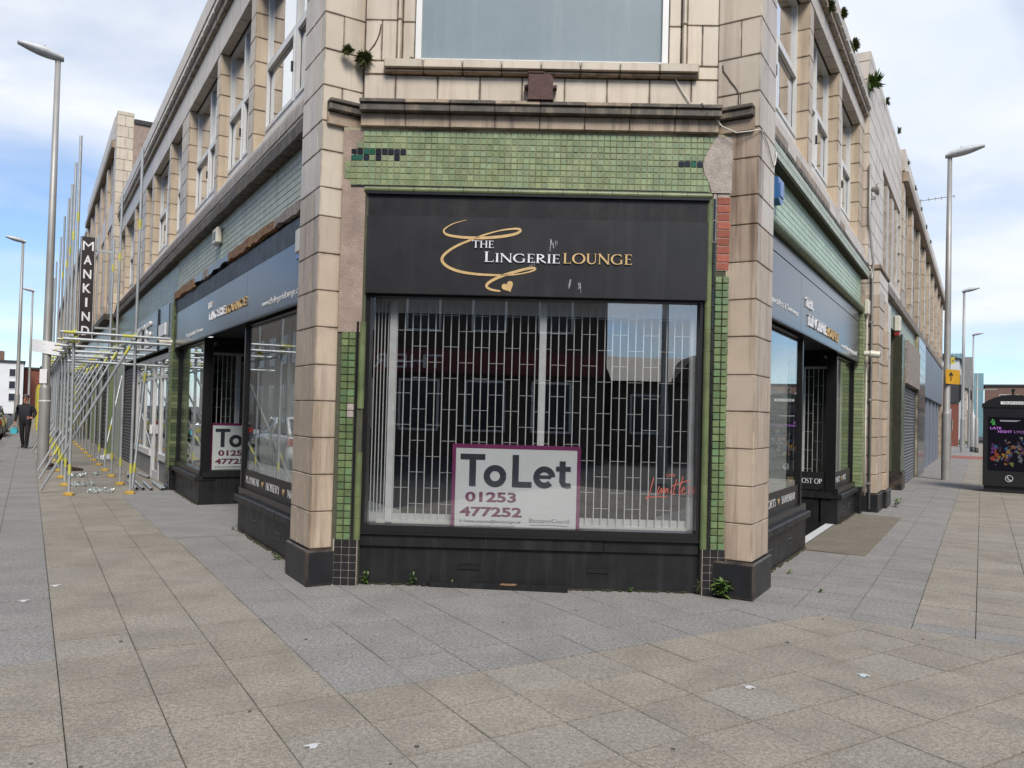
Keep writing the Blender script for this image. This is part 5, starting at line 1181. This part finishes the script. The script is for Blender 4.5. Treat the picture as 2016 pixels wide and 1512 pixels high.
# ================================================================== PLANTS
def rosette(M, x, y, z, r, n_, label, m=m_moss, droop=.5, name='wall_plant', group='plants growing out of the walls', out=(0, -1, 0)):
    b = MB(); o = Vector(out)
    for i in range(n_):
        a = random.uniform(0, 6.28); e = random.uniform(-.3, 1.0); d = Vector((cos(a), 0, sin(a))) * cos(e) + o * (sin(e) + .35)
        if abs(o.z) > .5: d = Vector((cos(a) * cos(e), sin(a) * cos(e), abs(sin(e)) + .25))
        d.normalize(); L_ = r * random.uniform(.6, 1.1); w_ = L_ * .11; p = Vector((x, y, z)) + Vector((random.uniform(-.2, .2) * r, 0, random.uniform(-.15, .15) * r)); s_ = d.cross(Vector((.3, .2, 1))).normalized() * w_
        k = len(b.v); t1_ = p + d * L_ * .55 - Vector((0, 0, droop * .05 * L_)); t2_ = p + d * L_ - Vector((0, 0, droop * .3 * L_)); b.v += [tuple(p), tuple(t1_ + s_), tuple(t2_), tuple(t1_ - s_)]; b.face([k, k + 1, k + 2]); b.face([k, k + 2, k + 3])
    return tag(ob(name, (b, m), None, M), label, 'plant', group)
rosette(FC, -1.78, -.02, 4.90, .07, 170, 'smaller green rosette plant at the joint of the corner pier')
rosette(FC, -1.645, .06, 4.86, .10, 300, 'larger green rosette plant above the corner cornice'); rosette(FC, -1.30, .06, 4.865, .03, 26, 'tiny green tuft on the sill end left of the frosted window'); rosette(FC, -1.20, .06, 4.865, .04, 36, 'tiny green tuft at the bottom corner of the frosted window frame')
def weed(M, x, y, h, n_, label, spread=.5, lw=.3, m=m_leaf):
    t = thing('weed', label, 'weed', M @ T(x, y, 0), 'weeds at the foot of the walls'); st_ = MB(); lf = MB()
    for i in range(max(2, n_ // 6)):
        a = random.uniform(0, 6.28); top = Vector((x + cos(a) * h * spread * random.random(), y - abs(sin(a)) * h * spread * random.random(), h * random.uniform(.6, 1))); st_.path([(x, y, 0), ((x + top.x) / 2, (y + top.y) / 2, top.z * .6), tuple(top)], .003, 4)
        for j in range(7):
            f = random.uniform(.25, 1); p = Vector((x, y, 0)).lerp(top, f); d = Vector((random.uniform(-1, 1), random.uniform(-1, .4), random.uniform(-.2, .8))).normalized(); L_ = h * lw * random.uniform(.6, 1.2); s_ = d.cross(Vector((0, 0, 1))).normalized() * L_ * .22
            k = len(lf.v); m1 = p + d * L_ * .4; m2 = p + d * L_ * .75 - Vector((0, 0, .04 * L_)); lf.v += [tuple(p), tuple(m1 + s_), tuple(m2 + s_ * .7), tuple(p + d * L_ - Vector((0, 0, .15 * L_))), tuple(m2 - s_ * .7), tuple(m1 - s_), tuple(m1 - Vector((0, 0, .03 * L_))), tuple(m2 - Vector((0, 0, .05 * L_)))]
            lf.face([k, k + 6, k + 1]); lf.face([k + 1, k + 6, k + 7, k + 2]); lf.face([k + 2, k + 7, k + 3]); lf.face([k, k + 5, k + 6]); lf.face([k + 5, k + 4, k + 7, k + 6]); lf.face([k + 4, k + 3, k + 7])
    ob('stem', (st_, m), t, M); ob('leaves', (lf, m), t, M); return t
weed(FC, 1.735, -.06, .19, 66, 'largest leafy weed at the foot of the corner pier beside black tiles', .6, .42); weed(FC, -1.50, .06, .13, 30, 'small leafy weed beside the black base tiles'); weed(FC, -1.075, .07, .12, 24, 'small upright weed below the corner window'); weed(FC, 1.53, .03, .14, 16, 'thin brown weed stalk at the end of the corner window riser', .3, .22, m_moss)
weed(FC, .92, .06, .05, 18, 'tiny weed under the corner window near the vent', .9, .5); weed(FC, -.70, .07, .05, 14, 'tiny weed behind the fallen skirting strip', .9, .5)
weed(FL, -3.62, .15, .05, 24, 'low weed at the end of the stall riser near the concrete apron', .9, .5); weed(FL, -1.4, .14, .06, 40, 'patch of low weed at the foot of the corner pier and riser', 1.6, .5); weed(FR, .75, -.42, .04, 24, 'flat weed in a paving joint beside the corner pier', 1.6, .6); weed(FR, 9.7, -.3, .16, 36, 'leafy weed at the foot of the tiled pier by the conduit', .8, .4)
weed(FR, 1.5, .02, .05, 18, 'sparse weed at the edge of the stall riser facing the kiosk', 1.5, .5)
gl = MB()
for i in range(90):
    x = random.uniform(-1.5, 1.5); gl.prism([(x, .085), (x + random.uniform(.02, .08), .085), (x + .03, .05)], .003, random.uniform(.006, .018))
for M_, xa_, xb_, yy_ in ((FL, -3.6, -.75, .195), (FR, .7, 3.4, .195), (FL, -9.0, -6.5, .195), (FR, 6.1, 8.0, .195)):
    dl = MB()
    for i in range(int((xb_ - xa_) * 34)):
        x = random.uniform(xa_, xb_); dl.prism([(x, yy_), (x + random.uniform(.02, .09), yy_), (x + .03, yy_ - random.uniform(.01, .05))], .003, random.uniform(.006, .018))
    stuff(ob('dirt_and_shade', (dl, m_dirt_shade), pave, M_))  # dark riser-foot strips: base grime that also stands in for contact shade
for M_, y_, pts in ((FC, .0735, [(-1.50, 5.20), (-1.51, 5.12), (-1.53, 5.06), (-1.56, 5.0), (-1.60, 4.95), (-1.635, 4.88)]), (FR @ T(.02, .03, 0) @ RZ(-pi / 2), -.0015, [(-.345, 4.86), (-.34, 4.80), (-.30, 4.74), (-.27, 4.69), (-.22, 4.62), (-.19, 4.56), (-.195, 4.50), (-.19, 4.43)])):
    ob('crack', (MB().strip(pts, [.010, .014, .012, .015, .012, .008, .01, .01][:len(pts)], 0, .001), m_mortar), bld, TXT(M_, 0, y_, 0))
stuff(tag(ob('dirt_line', (gl, m_dirt_shade), None, FC), 'line of soil and moss along the foot of the corner window', 'dirt_and_shade'))
for i, (x, z, r, lb) in enumerate(((4.4, 7.62, .16, 'dark tuft on the parapet closest to the corner on the kiosk street'), (5.1, 7.62, .12, 'second dark tuft along the kiosk-street parapet'), (5.7, 7.40, .10, 'dark tuft on the cornice below the kiosk-street parapet'), (6.2, 7.62, .16, 'bushy tuft halfway along the kiosk-street parapet'), (4.0, 7.22, .12, 'dark tuft in the cornice moulding above the upstairs windows'))): rosette(FR, x, .105, z - .04, r * .8, 190, lb)
rosette(FR, 8.25, .1, 7.74, .17, 220, 'round green bush on the parapet step of the kiosk-street terrace', m_leaf); rosette(FR, 8.45, .02, 7.8, .2, 70, 'spiky grass tuft overhanging the taller parapet', m_leaf, -.5)
for i in range(7):
    x = 10.6 + i * 2.6; rosette(FR, x, .05, 8.22 if i == 0 else 8.45, .11, 70, ['tuft on the tall plain parapet next to the spiky grass', 'first small tuft on the far kiosk-street parapet', 'second small tuft on the far kiosk-street parapet', 'third small tuft on the far kiosk-street parapet', 'fourth small tuft on the far kiosk-street parapet', 'fifth small tuft on the far kiosk-street parapet', 'most distant tuft on the kiosk-street parapet'][i])
an = thing('tv_aerial', 'thin television aerial projecting from the far parapet', 'aerial', FR @ T(22, 0, 8.5)); ob('boom', (MB().tube((22, .1, 8.5), (22, .1, 9.0), .02, 6).tube((22, .1, 8.95), (22, -.9, 9.0), .012, 6), m_lamp), an, FR); part('element', FR, an, m_lamp, *[(21.75, 22.25, -.15 - i * .18, -.14 - i * .18, 8.965, 8.98) for i in range(5)])
lt = MB()
for x, y in ((.18, -.95), (1.9, -.55), (2.6, 1.0)):
    pass
for i, (M, x, y, m, s_, lb) in enumerate(((FL, -.45, -2.16, m_display, .045, 'white torn litter scrap on the grey paving band'), (FL, -.95, -1.93, m_display, .04, 'white litter scrap on the buff paving joint'), (FL, 3.3, -.98, m_display, .04, 'pale scrap of paper on the buff paving in front'), (FR, -1.7, -1.1, mat('pale_blue_paper', (.55, .66, .70), None, 9, rough=.8), .045, 'pale blue scrap on the paving before the corner'), (FR, -2.35, -.55, m_display, .045, 'white twisted scrap near the front of the paving'))):
    b = MB(); b.prism([(x, y), (x + s_, y - .01), (x + s_ * 1.2, y + .02), (x + s_ * .7, y + .035), (x + s_ * .1, y + .03)], .004, .010); b.prism([(x + s_ * .3, y - .03), (x + s_ * .6, y - .02), (x + s_ * .5, y + .05)], .0105, .014); tag(ob('litter', (b, m), None, M), lb, 'litter', 'scraps of litter')
stains = MB()
for i in range(16):
    x, y = random.uniform(-3, 3.6), random.uniform(3.2, 7.0); r = random.uniform(.006, .014); stains.prism([(x + r * cos(a), y + r * .9 * sin(a)) for a in [2 * pi * k / 9 for k in range(9)]], .0015, .0042)
stuff(tag(ob('chewing_gum', (stains, mat('dark_gum', (.09, .085, .08), None, 5, rough=.8)), pave), None, None))

# ================================================================== CARS
def car(M, paint, label, L_=4.25, W=1.76, H=1.48, van=0):
    t = thing('parked_car', label, 'car', M, 'cars parked at the kerb'); hw = W / 2
    st = [(-L_ / 2, .42, .55, .80), (-L_ / 2 + .08, .30, .72, .90), (-L_ / 2 + .5, .22, .88, .97), (-1.0, .20, .95, 1.0), (-.4, .20, 1.0, 1.0), (.6, .20, 1.0, 1.0), (1.3, .20, 1.0, .99), (L_ / 2 - .3, .24, .98, .96), (L_ / 2 - .05, .34, .93, .90), (L_ / 2, .45, .80, .82)]
    b = MB(); rings = []
    for x, zb, zt, wf_ in st:
        w_ = hw * wf_; pr_ = [(w_ * .92, zb), (w_, zb + .12), (w_ * 1.0, zb + (zt - zb) * .6), (w_ * .95, zt - .06), (w_ * .84, zt)]; ring = pr_ + [(-a, c) for a, c in pr_[::-1]]; k = len(b.v); b.v += [(x, a, c) for a, c in ring]; rings.append((k, len(ring)))
    for (a, n_), (c, _) in zip(rings, rings[1:]):
        for q in range(n_): b.face([a + q, c + q, c + (q + 1) % n_, a + (q + 1) % n_], True)
    b.face([rings[0][0] + q for q in range(10)]); b.face([rings[-1][0] + q for q in range(10)][::-1]); ob('body', (b, paint), t, M)
    g = MB(); rs = []
    for x, zt, wf_ in ((-1.15, .97, .80), (-.35, H - .05, .68), (.3, H, .68), (1.3, H - .06, .66), (1.95, 1.0, .76)):
        k = len(g.v); w_ = hw * wf_; g.v += [(x, hw * .86, .94), (x, w_, zt), (x, -w_, zt), (x, -hw * .86, .94)]; rs.append(k)
    for a, c in zip(rs, rs[1:]):
        for q in range(3): g.face([a + q, c + q, c + q + 1, a + q + 1], True)
    ob('cabin_glass', (g, mat('car_glass', (.012, .014, .016), None, 3, rough=.05)), t, M)
    r_ = MB(); r_.prism([(-.32, -.55), (1.3, -.56), (1.3, .56), (-.32, .55)], H - .045, H + .015); 
    for s_ in (-1, 1):
        r_.path([(-1.15, s_ * hw * .82, .96), (-.33, s_ * hw * .69, H - .03)], .035, 6); r_.path([(.35, s_ * hw * .86, .96), (.38, s_ * hw * .69, H - .01)], .03, 6); r_.path([(1.95, s_ * hw * .78, 1.0), (1.3, s_ * hw * .67, H - .03)], .05, 6)
    ob('roof', (r_, paint), t, M)
    for sx in (-1.3, 1.3):
        for sy in (-1, 1):
            wh = ob('tyre', (MB().tube((sx, sy * (hw - .2), .32), (sx, sy * (hw + .01), .32), .32, 20), m_print), t, M); rm = MB().tube((sx, sy * (hw - .02), .32), (sx, sy * (hw + .022), .32), .21, 16); ob('rim', (rm, m_steel), wh, M)
    for sy in (-1, 1):
        part('headlight', M, t, m_whitet, (-L_ / 2 + .0, -L_ / 2 + .22, sy * .62 - .16, sy * .62 + .16, .62, .74)); part('tail_light', M, t, mat('tail_red', (.3, .01, .01), None, 3, rough=.2), (L_ / 2 - .16, L_ / 2 + .012, sy * .68 - .12, sy * .68 + .12, .72, .92)); part('mirror', M, t, paint, (-.75, -.6, sy * (hw + .02), sy * (hw + .18), .95, 1.08) if sy > 0 else (-.75, -.6, -(hw + .18), -(hw + .02), .95, 1.08))
    return t
m_carw = mat('white_car_paint', (.74, .75, .76), None, 3, rough=.15, coat=.6); m_cars = mat('silver_car_paint', (.30, .31, .32), None, 3, rough=.25, metal=.5, coat=.5); m_card = mat('dark_car_paint', (.03, .032, .036), None, 3, rough=.2, coat=.6)
def cM(M, x, y, a): return M @ T(x, y, -.15) @ RZ(a)
car(cM(FL, -16.5, -4.1, 0), m_carw, 'white car parked at the kerb, reflected in the side shop window'); car(cM(FL, -36.0, -3.98, 0), m_cars, 'silver car parked at the kerb behind the walking person'); car(cM(FL, -42.0, -4.0, 0), m_card, 'black car parked beyond the silver one'); car(cM(FL, -28.2, -4.35, 0), m_card, 'dark car bumper showing at the picture edge by the person')

# ================================================================== PERSON
def person(M, label):
    t = thing('person', label, 'person', M)
    J = [((0, 0, .98), .165), ((0, -.02, 1.16), .19), ((0, -.005, 1.36), .175), ((0, 0, 1.50), .075), ((0, -.02, 1.56), .065), ((0, -.03, 1.66), .095), ((0, -.02, 1.74), .085),
         ((.19, 0, 1.41), .08), ((.30, .03, 1.20), .056), ((.27, -.16, 1.03), .044), ((.21, -.24, 1.05), .036),
         ((-.19, 0, 1.41), .08), ((-.29, .04, 1.18), .056), ((-.31, .0, .93), .044), ((-.31, -.03, .84), .034),
         ((.10, 0, .90), .105), ((.10, -.10, .50), .075), ((.09, -.08, .10), .055), ((.09, -.22, .04), .045),
         ((-.10, 0, .90), .105), ((-.10, .02, .50), .075), ((-.09, .14, .10), .055), ((-.09, .02, .04), .045)]
    Ed = [(0, 1), (1, 2), (2, 3), (3, 4), (4, 5), (5, 6), (2, 7), (7, 8), (8, 9), (9, 10), (2, 11), (11, 12), (12, 13), (13, 14), (0, 15), (15, 16), (16, 17), (17, 18), (0, 19), (19, 20), (20, 21), (21, 22)]
    me = bpy.data.meshes.new('body'); me.from_pydata([j[0] for j in J], Ed, []); o = bpy.data.objects.new('b', me); COL.objects.link(o)
    sm = o.modifiers.new('s', 'SKIN'); sv = me.skin_vertices[0].data
    for i, j in enumerate(J): sv[i].radius = (j[1], j[1] * (.72 if i in (0, 1, 2) else 1)); sv[i].use_root = i == 0
    o.modifiers.new('u', 'SUBSURF').levels = 2
    dg = bpy.context.evaluated_depsgraph_get(); m2 = bpy.data.meshes.new_from_object(o.evaluated_get(dg)); bpy.data.objects.remove(o)
    for m in (mat('dark_navy_shirt', (.012, .013, .018), None, 9, rough=.8), mat('black_trousers', (.008, .008, .010), None, 9, rough=.85), mat('skin', (.62, .30, .21), None, 9, rough=.55), mat('black_shoes', (.006, .006, .006), None, 9, rough=.4)): m2.materials.append(m)
    for p in m2.polygons:
        c = p.center; p.use_smooth = True
        p.material_index = 2 if (c.z > 1.53 or (c.z < 1.09 and c.y < -.19 and c.z > .5) or (abs(c.x) > .26 and c.z < .90 and c.z > .5)) else 3 if c.z < .085 else 1 if c.z < .90 and abs(c.x) < .24 else 0
    ob('body', m2, t, M)
    mh = mat('grey_brown_hair', (.09, .075, .065), None, 9, rough=.8); b = MB()
    b.lathe([(.100, 1.755), (.098, 1.78), (.08, 1.815), (.04, 1.842), (0, 1.848)], (0, -.012, 0), 14); b.lathe([(.085, 1.66), (.09, 1.76)], (0, .022, 0), 14)
    ob('hair', (b, mh), t, M); b = MB(); b.path([(-.085, -.08, 1.70), (-.06, -.118, 1.70), (0, -.125, 1.70), (.06, -.118, 1.70), (.085, -.08, 1.70)], .006, 5); b.box(-.07, -.015, -.128, -.12, 1.68, 1.715); b.box(.015, .07, -.128, -.12, 1.68, 1.715); ob('glasses', (b, m_print), t, M)
    ob('nose', (MB().path([(0, -.115, 1.69), (0, -.142, 1.655), (0, -.115, 1.645)], [.01, .016, .012], 6), m2.materials[2]), t, M); ob('mouth', (MB().path([(-.025, -.113, 1.615), (0, -.118, 1.612), (.025, -.113, 1.615)], .006, 5), mat('lips', (.25, .09, .07), None, 9)), t, M)
    for s_ in (-1, 1):
        ob('ear', (MB().path([(s_ * .096, -.02, 1.70), (s_ * .108, -.01, 1.68), (s_ * .096, -.02, 1.65)], [.012, .016, .01], 6), m2.materials[2]), t, M)
    for hx, hy, hz, sg in ((.20, -.26, 1.045, -1), (-.31, -.04, .82, 1)):
        b = MB()
        for k in range(4):
            if sg < 0: b.path([(hx - .00, hy + .0, hz + .025 - k * .018), (hx - .045, hy - .02, hz + .022 - k * .019), (hx - .075, hy - .0, hz + .018 - k * .019)], [.010, .009, .007], 5)
            else: b.path([(hx, hy + .027 - k * .018, hz), (hx + .008, hy + .027 - k * .018, hz - .05), (hx + .03, hy + .024 - k * .017, hz - .075)], [.010, .009, .007], 5)
        b.path([(hx, hy - .01, hz + .02), (hx - .03 * (1 if sg < 0 else -.6), hy - .035, hz + (.05 if sg < 0 else -.01)), (hx - .05 * (1 if sg < 0 else -.6), hy - .04, hz + (.055 if sg < 0 else -.035))], [.012, .010, .008], 5); ob('fingers', (b, m2.materials[2]), t, M)
    return t
PM = FL @ T(-24.5, -2.25, 0) @ RZ(radians(72))
person(PM, 'person in dark shirt and trousers walking towards the corner with a blue bag')
bagm = mat('cyan_bag', (.06, .42, .52), None, 3, rough=.4); bt = thing('carrier_bag', 'small cyan bag hanging from the walking person\'s hand', 'bag', PM @ T(-.31, -.04, .55)); ob('bag', (MB().prism([(-.09, .50), (.09, .50), (.11, .62), (.05, .70), (-.05, .70), (-.10, .62)], -.05, .05, 'y'), bagm), bt, PM @ T(-.31, -.06, 0)); ob('handle', (MB().path([(-.03, 0, .69), (0, 0, .78), (.03, 0, .69)], .006, 5), bagm), bt, PM @ T(-.31, -.06, 0))

# ================================================================== FAR BUILDINGS
def house(name, label, M, x0, x1, y0, y1, h, m, wins=(), roofm=None, rise=0, ridge='x', group=None, winm=None, eave=.25):
    t = thing(name, label, 'building', M @ T((x0 + x1) / 2, (y0 + y1) / 2, 0), group); ob('wall', (MB().box(x0, x1, y0, y1, -.16, h), m), t, M)
    if roofm is not None:
        if rise: 
            b = MB()
            if ridge == 'x': b.prism([(y0 - eave, h + .002), (y1 + eave, h + .002), ((y0 + y1) / 2, h + rise)], x0 - .15, x1 + .15, 'x')
            else: b.prism([(x0 - eave, h + .002), (x1 + eave, h + .002), ((x0 + x1) / 2, h + rise)], y0 - .15, y1 + .15, 'y')
            ob('roof', (b, roofm), t, M)
        else: part('roof', M, t, roofm, (x0 - .2, x1 + .2, y0 - .2, y1 + .2, h + .002, h + .3))
    for a, e, z0, z1, f in wins:         # f: 0 front (y0), 1 right (x1), 2 left (x0)
        fm = winm or m_white
        if f == 0:
            wn = part('window', M, t, fm, (a - .08, e + .08, y0 - .06, y0 - .002, z0 - .08, z1 + .08)); part('pane', M, wn, m_signgl, (a, e, y0 - .065, y0 - .061, z0, z1))
        else:
            xx = x1 if f == 1 else x0; s_ = 1 if f == 1 else -1; q = sorted((xx + s_ * .002, xx + s_ * .06)); q2 = sorted((xx + s_ * .061, xx + s_ * .065))
            wn = part('window', M, t, fm, (q[0], q[1], a - .08, e + .08, z0 - .08, z1 + .08)); part('pane', M, wn, m_signgl, (q2[0], q2[1], a, e, z0, z1))
    return t
m_wrend = mat('white_render', (.74, .745, .75), (.66, .665, .67), 1, rough=.8); m_bbrick = mat('brown_brick', (.20, .115, .085), (.15, .09, .07), 6, rough=.85, bump=.2); m_beige = mat('beige_brick', (.50, .40, .29), (.43, .34, .245), 5, rough=.85); m_slate = mat('dark_slate_roof', (.045, .045, .05), (.03, .03, .034), 4, rough=.6); m_rbr = mat('red_brown_brick', (.22, .075, .05), (.17, .06, .04), 5, rough=.85)
def away(az, d): return T(d * sin(radians(az)), d * cos(radians(az)), 0) @ RZ(-radians(az))
ML = away(-32.2, 130)
house('white_building', 'white rendered building with small dark windows at the end of the scaffold street', ML, -8, 1.35, 0, 14, 6.9, m_wrend, [(-.3, .4, 3.3, 4.3, 0), (-.3, .4, 5.0, 6.0, 0), (-.3, .4, 1.6, 2.6, 0), (-5, -4.2, 3.3, 4.3, 0)], m_slate); part('penthouse', ML, bpy.data.objects['white_building'], m_bbrick, (-8, -1.0, 1, 6, 7.2, 8.5))
house('brick_building', 'red-brown brick building squeezed between white building and scaffold', ML, 1.5, 3.6, 4, 16, 6.2, m_rbr, [], m_slate); house('orange_building', 'pale orange building end just left of the scaffold', ML, 3.65, 6, 2, 14, 6.4, m_beige, [], m_slate)
MR = away(30.6, 120)
house('shop_house', 'dark gabled house end with peeling plaster and brickwork beyond the terrace', FR, 62, 70, -.2, 8, 6.6, m_display, [(1.0, 2.4, 3.6, 5.2, 2)], m_slate, 1.4, 'x')
gb = bpy.data.objects['shop_house']; part('brick_strip', FR, gb, m_rbr, (61.9, 61.998, -.2, 3, 0, 3.2)); part('plaster_patch', FR, gb, m_display, (61.86, 61.898, .3, 2.6, 0, 2.8)); part('dark_band', FR, gb, m_slate, (61.8, 61.9, -.3, 3, 3.3, 5.4))
house('shop_terrace', 'pale two-storey shop terrace past the gabled house', FR, 71, 110, -.6, 8, 4.7, m_pale, [(72 + i * 3.5, 73.6 + i * 3.5, 3.0, 4.2, 0) for i in range(10)], m_slate, 1.2, 'x')
m_bglass = mat('blue_glass_cladding', (.16, .30, .36), (.20, .36, .42), .5, rough=.12, spec=.8)
gt = thing('glass_building', 'tall blue-green glass building rising behind the shop roofs', 'building', MR @ T(0, 30, 0)); ob('block', (MB().box(-4.4, -2.4, 20, 44, -.16, 12.6), m_bglass), gt, MR); ob('block', (MB().box(-2.3, .2, 26, 44, -.16, 9.9), m_bglass), gt, MR); part('grey_shaft', MR, gt, m_conc, (-2.35, -1.2, 18, 25.9, -.16, 11.9))
for i in range(5): part('cladding_joint', MR, gt, m_lamp, (-5.22, -2.18, 19.95, 19.99, 3 + i * 2, 3.08 + i * 2))
for i in range(6): part('mullion', MR, gt, m_lamp, (-5.1 + i * .55, -5.06 + i * .55, 19.9, 19.94, 2.5, 12.8))
house('brick_block', 'long brown brick block with flat roof behind the phone kiosk', MR, .4, 40, 30, 45, 8.0, m_bbrick, [(2.5 + i * 5, 5 + i * 5, 5.0, 6.6, 0) for i in range(7)], m_slate)
house('dark_shop', 'small dark shop at the end of the pavement behind the grey posts', FR, 92, 100, -8, -2.0, 3.2, m_black, [(-7, -3, .5, 2.6, 2)], m_slate)
# posts, signal and crossing at the far kerb
for i, (x, y, h, r, lb) in enumerate(((57.9, -.94, 2.0, .09, 'grey street cabinet post furthest along the kiosk pavement'), (48.6, -1.25, 2.3, .15, 'widest grey control cabinet by the crossing'), (47.1, -1.46, 4.3, .10, 'grey signal pole nearest the phone kiosk'))):
    t = thing('grey_post', lb, 'post', FR @ T(x, y, 0), 'grey posts by the far crossing'); ob('post', (MB().lathe([(r, .0), (r, 2.0 if i != 1 else 2.2), (r * .45, 2.1 if i != 1 else 2.3), (r * .45, h + .3)], (x, y, 0), 12), m_lamp), t, FR); ob('base', (MB().lathe([(r * 1.05, 0), (r * 1.05, .3)], (x, y, 0), 12), m_print), t, FR)
sgn = thing('traffic_signal', 'dark traffic signal head with camera arm near the far junction', 'traffic signal', FR @ T(56, -.95, 0)); ob('pole', (MB().tube((56, -.95, 0), (56, -.95, 4.3), .06, 8), m_lamp), sgn, FR); ob('head', (MB().box(55.85, 56.15, -.65, -.3, 3.3, 4.4), m_print), sgn, FR); part('arm', FR, sgn, m_lamp, (55.95, 56.05, -2.6, -.9, 4.05, 4.12))
gv = thing('warning_sign', 'red-edged triangular warning sign seen edge-on near the signal', 'sign', FR @ T(58, -.5, 0)); ob('pole', (MB().tube((58, -.55, 0), (58, -.55, 2.6), .04, 8), m_lamp), gv, FR); ob('plate', (MB().prism([(57.5, 2.4), (58.6, 2.4), (58.05, 3.4)], -.6, -.57, 'y'), mat('sign_red', (.5, .04, .05), None, 3, rough=.4)), gv, FR); ob('face', (MB().prism([(57.7, 2.5), (58.4, 2.5), (58.05, 3.14)], -.61, -.601, 'y'), m_board), gv, FR)
struct('tactile_crossing', (MB().box(36.5, 40.5, -3.5, -.2, .0, .006), mat('red_tactile_paving', (.27, .10, .08), (.22, .085, .07), 3, rough=.9)), FR)
weed(FR, 60.5, -.3, .6, 120, 'green weeds at the foot of the peeling gable wall', 1.6, .4)

# ================================================================== ACROSS THE ROADS (seen in the glass)
MB_ = T(0, 0, 0)
m_dbr = mat('backlit_dark_brick', (.075, .055, .045), (.055, .042, .036), 4, rough=.9)  # shade of the backlit fronts is put into this brick colour
def wrow(x0, n_, st, w_, z0, z1): return [(x0 + i * st, x0 + i * st + w_, z0, z1, 0) for i in range(n_)]
RB = T(0, -14, 0) @ RZ(pi)              # faces the corner
t = house('public_house', 'dark corner pub with red fascia mirrored in the canted window', RB, -2.7, 16, 0, 10, 9.0, m_dbr, wrow(-1.4, 7, 2.4, 1.1, 4.6, 6.4) + wrow(-1.4, 7, 2.4, 1.3, 1.0, 2.7), m_slate, 3.5, 'x')
m_redf = mat('dark_red_fascia', (.16, .018, .022), None, 3, rough=.5); fs = part('fascia', RB, t, m_redf, (-2.6, 11, -.2, -.002, 3.0, 3.8)); txt('lettering', 'THE REGENT', RB, 3.2, 8.6, 3.15, 3.65, -.205, m_whitet, fs, depth=.02)
t = house('gabled_house', 'dark double-gabled house mirrored at the edge of the canted window', RB, -14, -3.3, 3, 12, 3.0, m_dbr, wrow(-13, 4, 2.6, 1.2, 1.0, 2.4), m_slate, 1.3, 'x')
for i, x in enumerate((-6.4, -9.2, -12.2)): ob('gable', (MB().prism([(x - .9, 3.0), (x + .9, 3.0), (x, 4.1)], 2.7, 6, 'y'), m_dbr), t, RB)
ML2 = FL @ T(0, -15, 0) @ RZ(pi)
house('beige_building', 'beige brick building across the scaffold street mirrored in the side window', ML2, 48, 95, 0, 10, 9.5, m_beige, wrow(50, 12, 3.6, 1.6, 5.2, 7.4) + wrow(50, 12, 3.6, 1.6, 1.0, 3.4), m_slate); house('brick_row', 'red brick row across the scaffold street mirrored in the far windows', ML2, 14, 47, 0, 10, 8, m_rbr, wrow(16, 8, 3.8, 1.4, 4.6, 6.4), m_slate, 2.5, 'x'); house('grey_corner_building', 'grey rendered building across the scaffold street opposite the corner', ML2, -6, 13, 0, 10, 8.5, m_conc, wrow(-5, 5, 3.5, 1.5, 4.6, 6.4), m_slate)
MR2 = FR @ T(0, -19, 0) @ RZ(pi)
house('low_shop_row', 'low grey roofed row across the kiosk street mirrored in the shop glass', MR2, -100, -30, 0, 10, 4.4, m_dbr, wrow(-98, 18, 3.8, 2.0, .8, 2.8), m_slate, 2.6, 'x'); house('brick_corner_row', 'dark brick row across the kiosk street near the corner', MR2, -29, 2, 0, 10, 6.5, m_dbr, wrow(-28, 8, 3.6, 1.5, 3.9, 5.4), m_slate, 2.2, 'x')
lamp(MB_, 3.6, -6.5, 9.5, .9, 'lamp post mirrored in the upper corner of the canted window', 1)
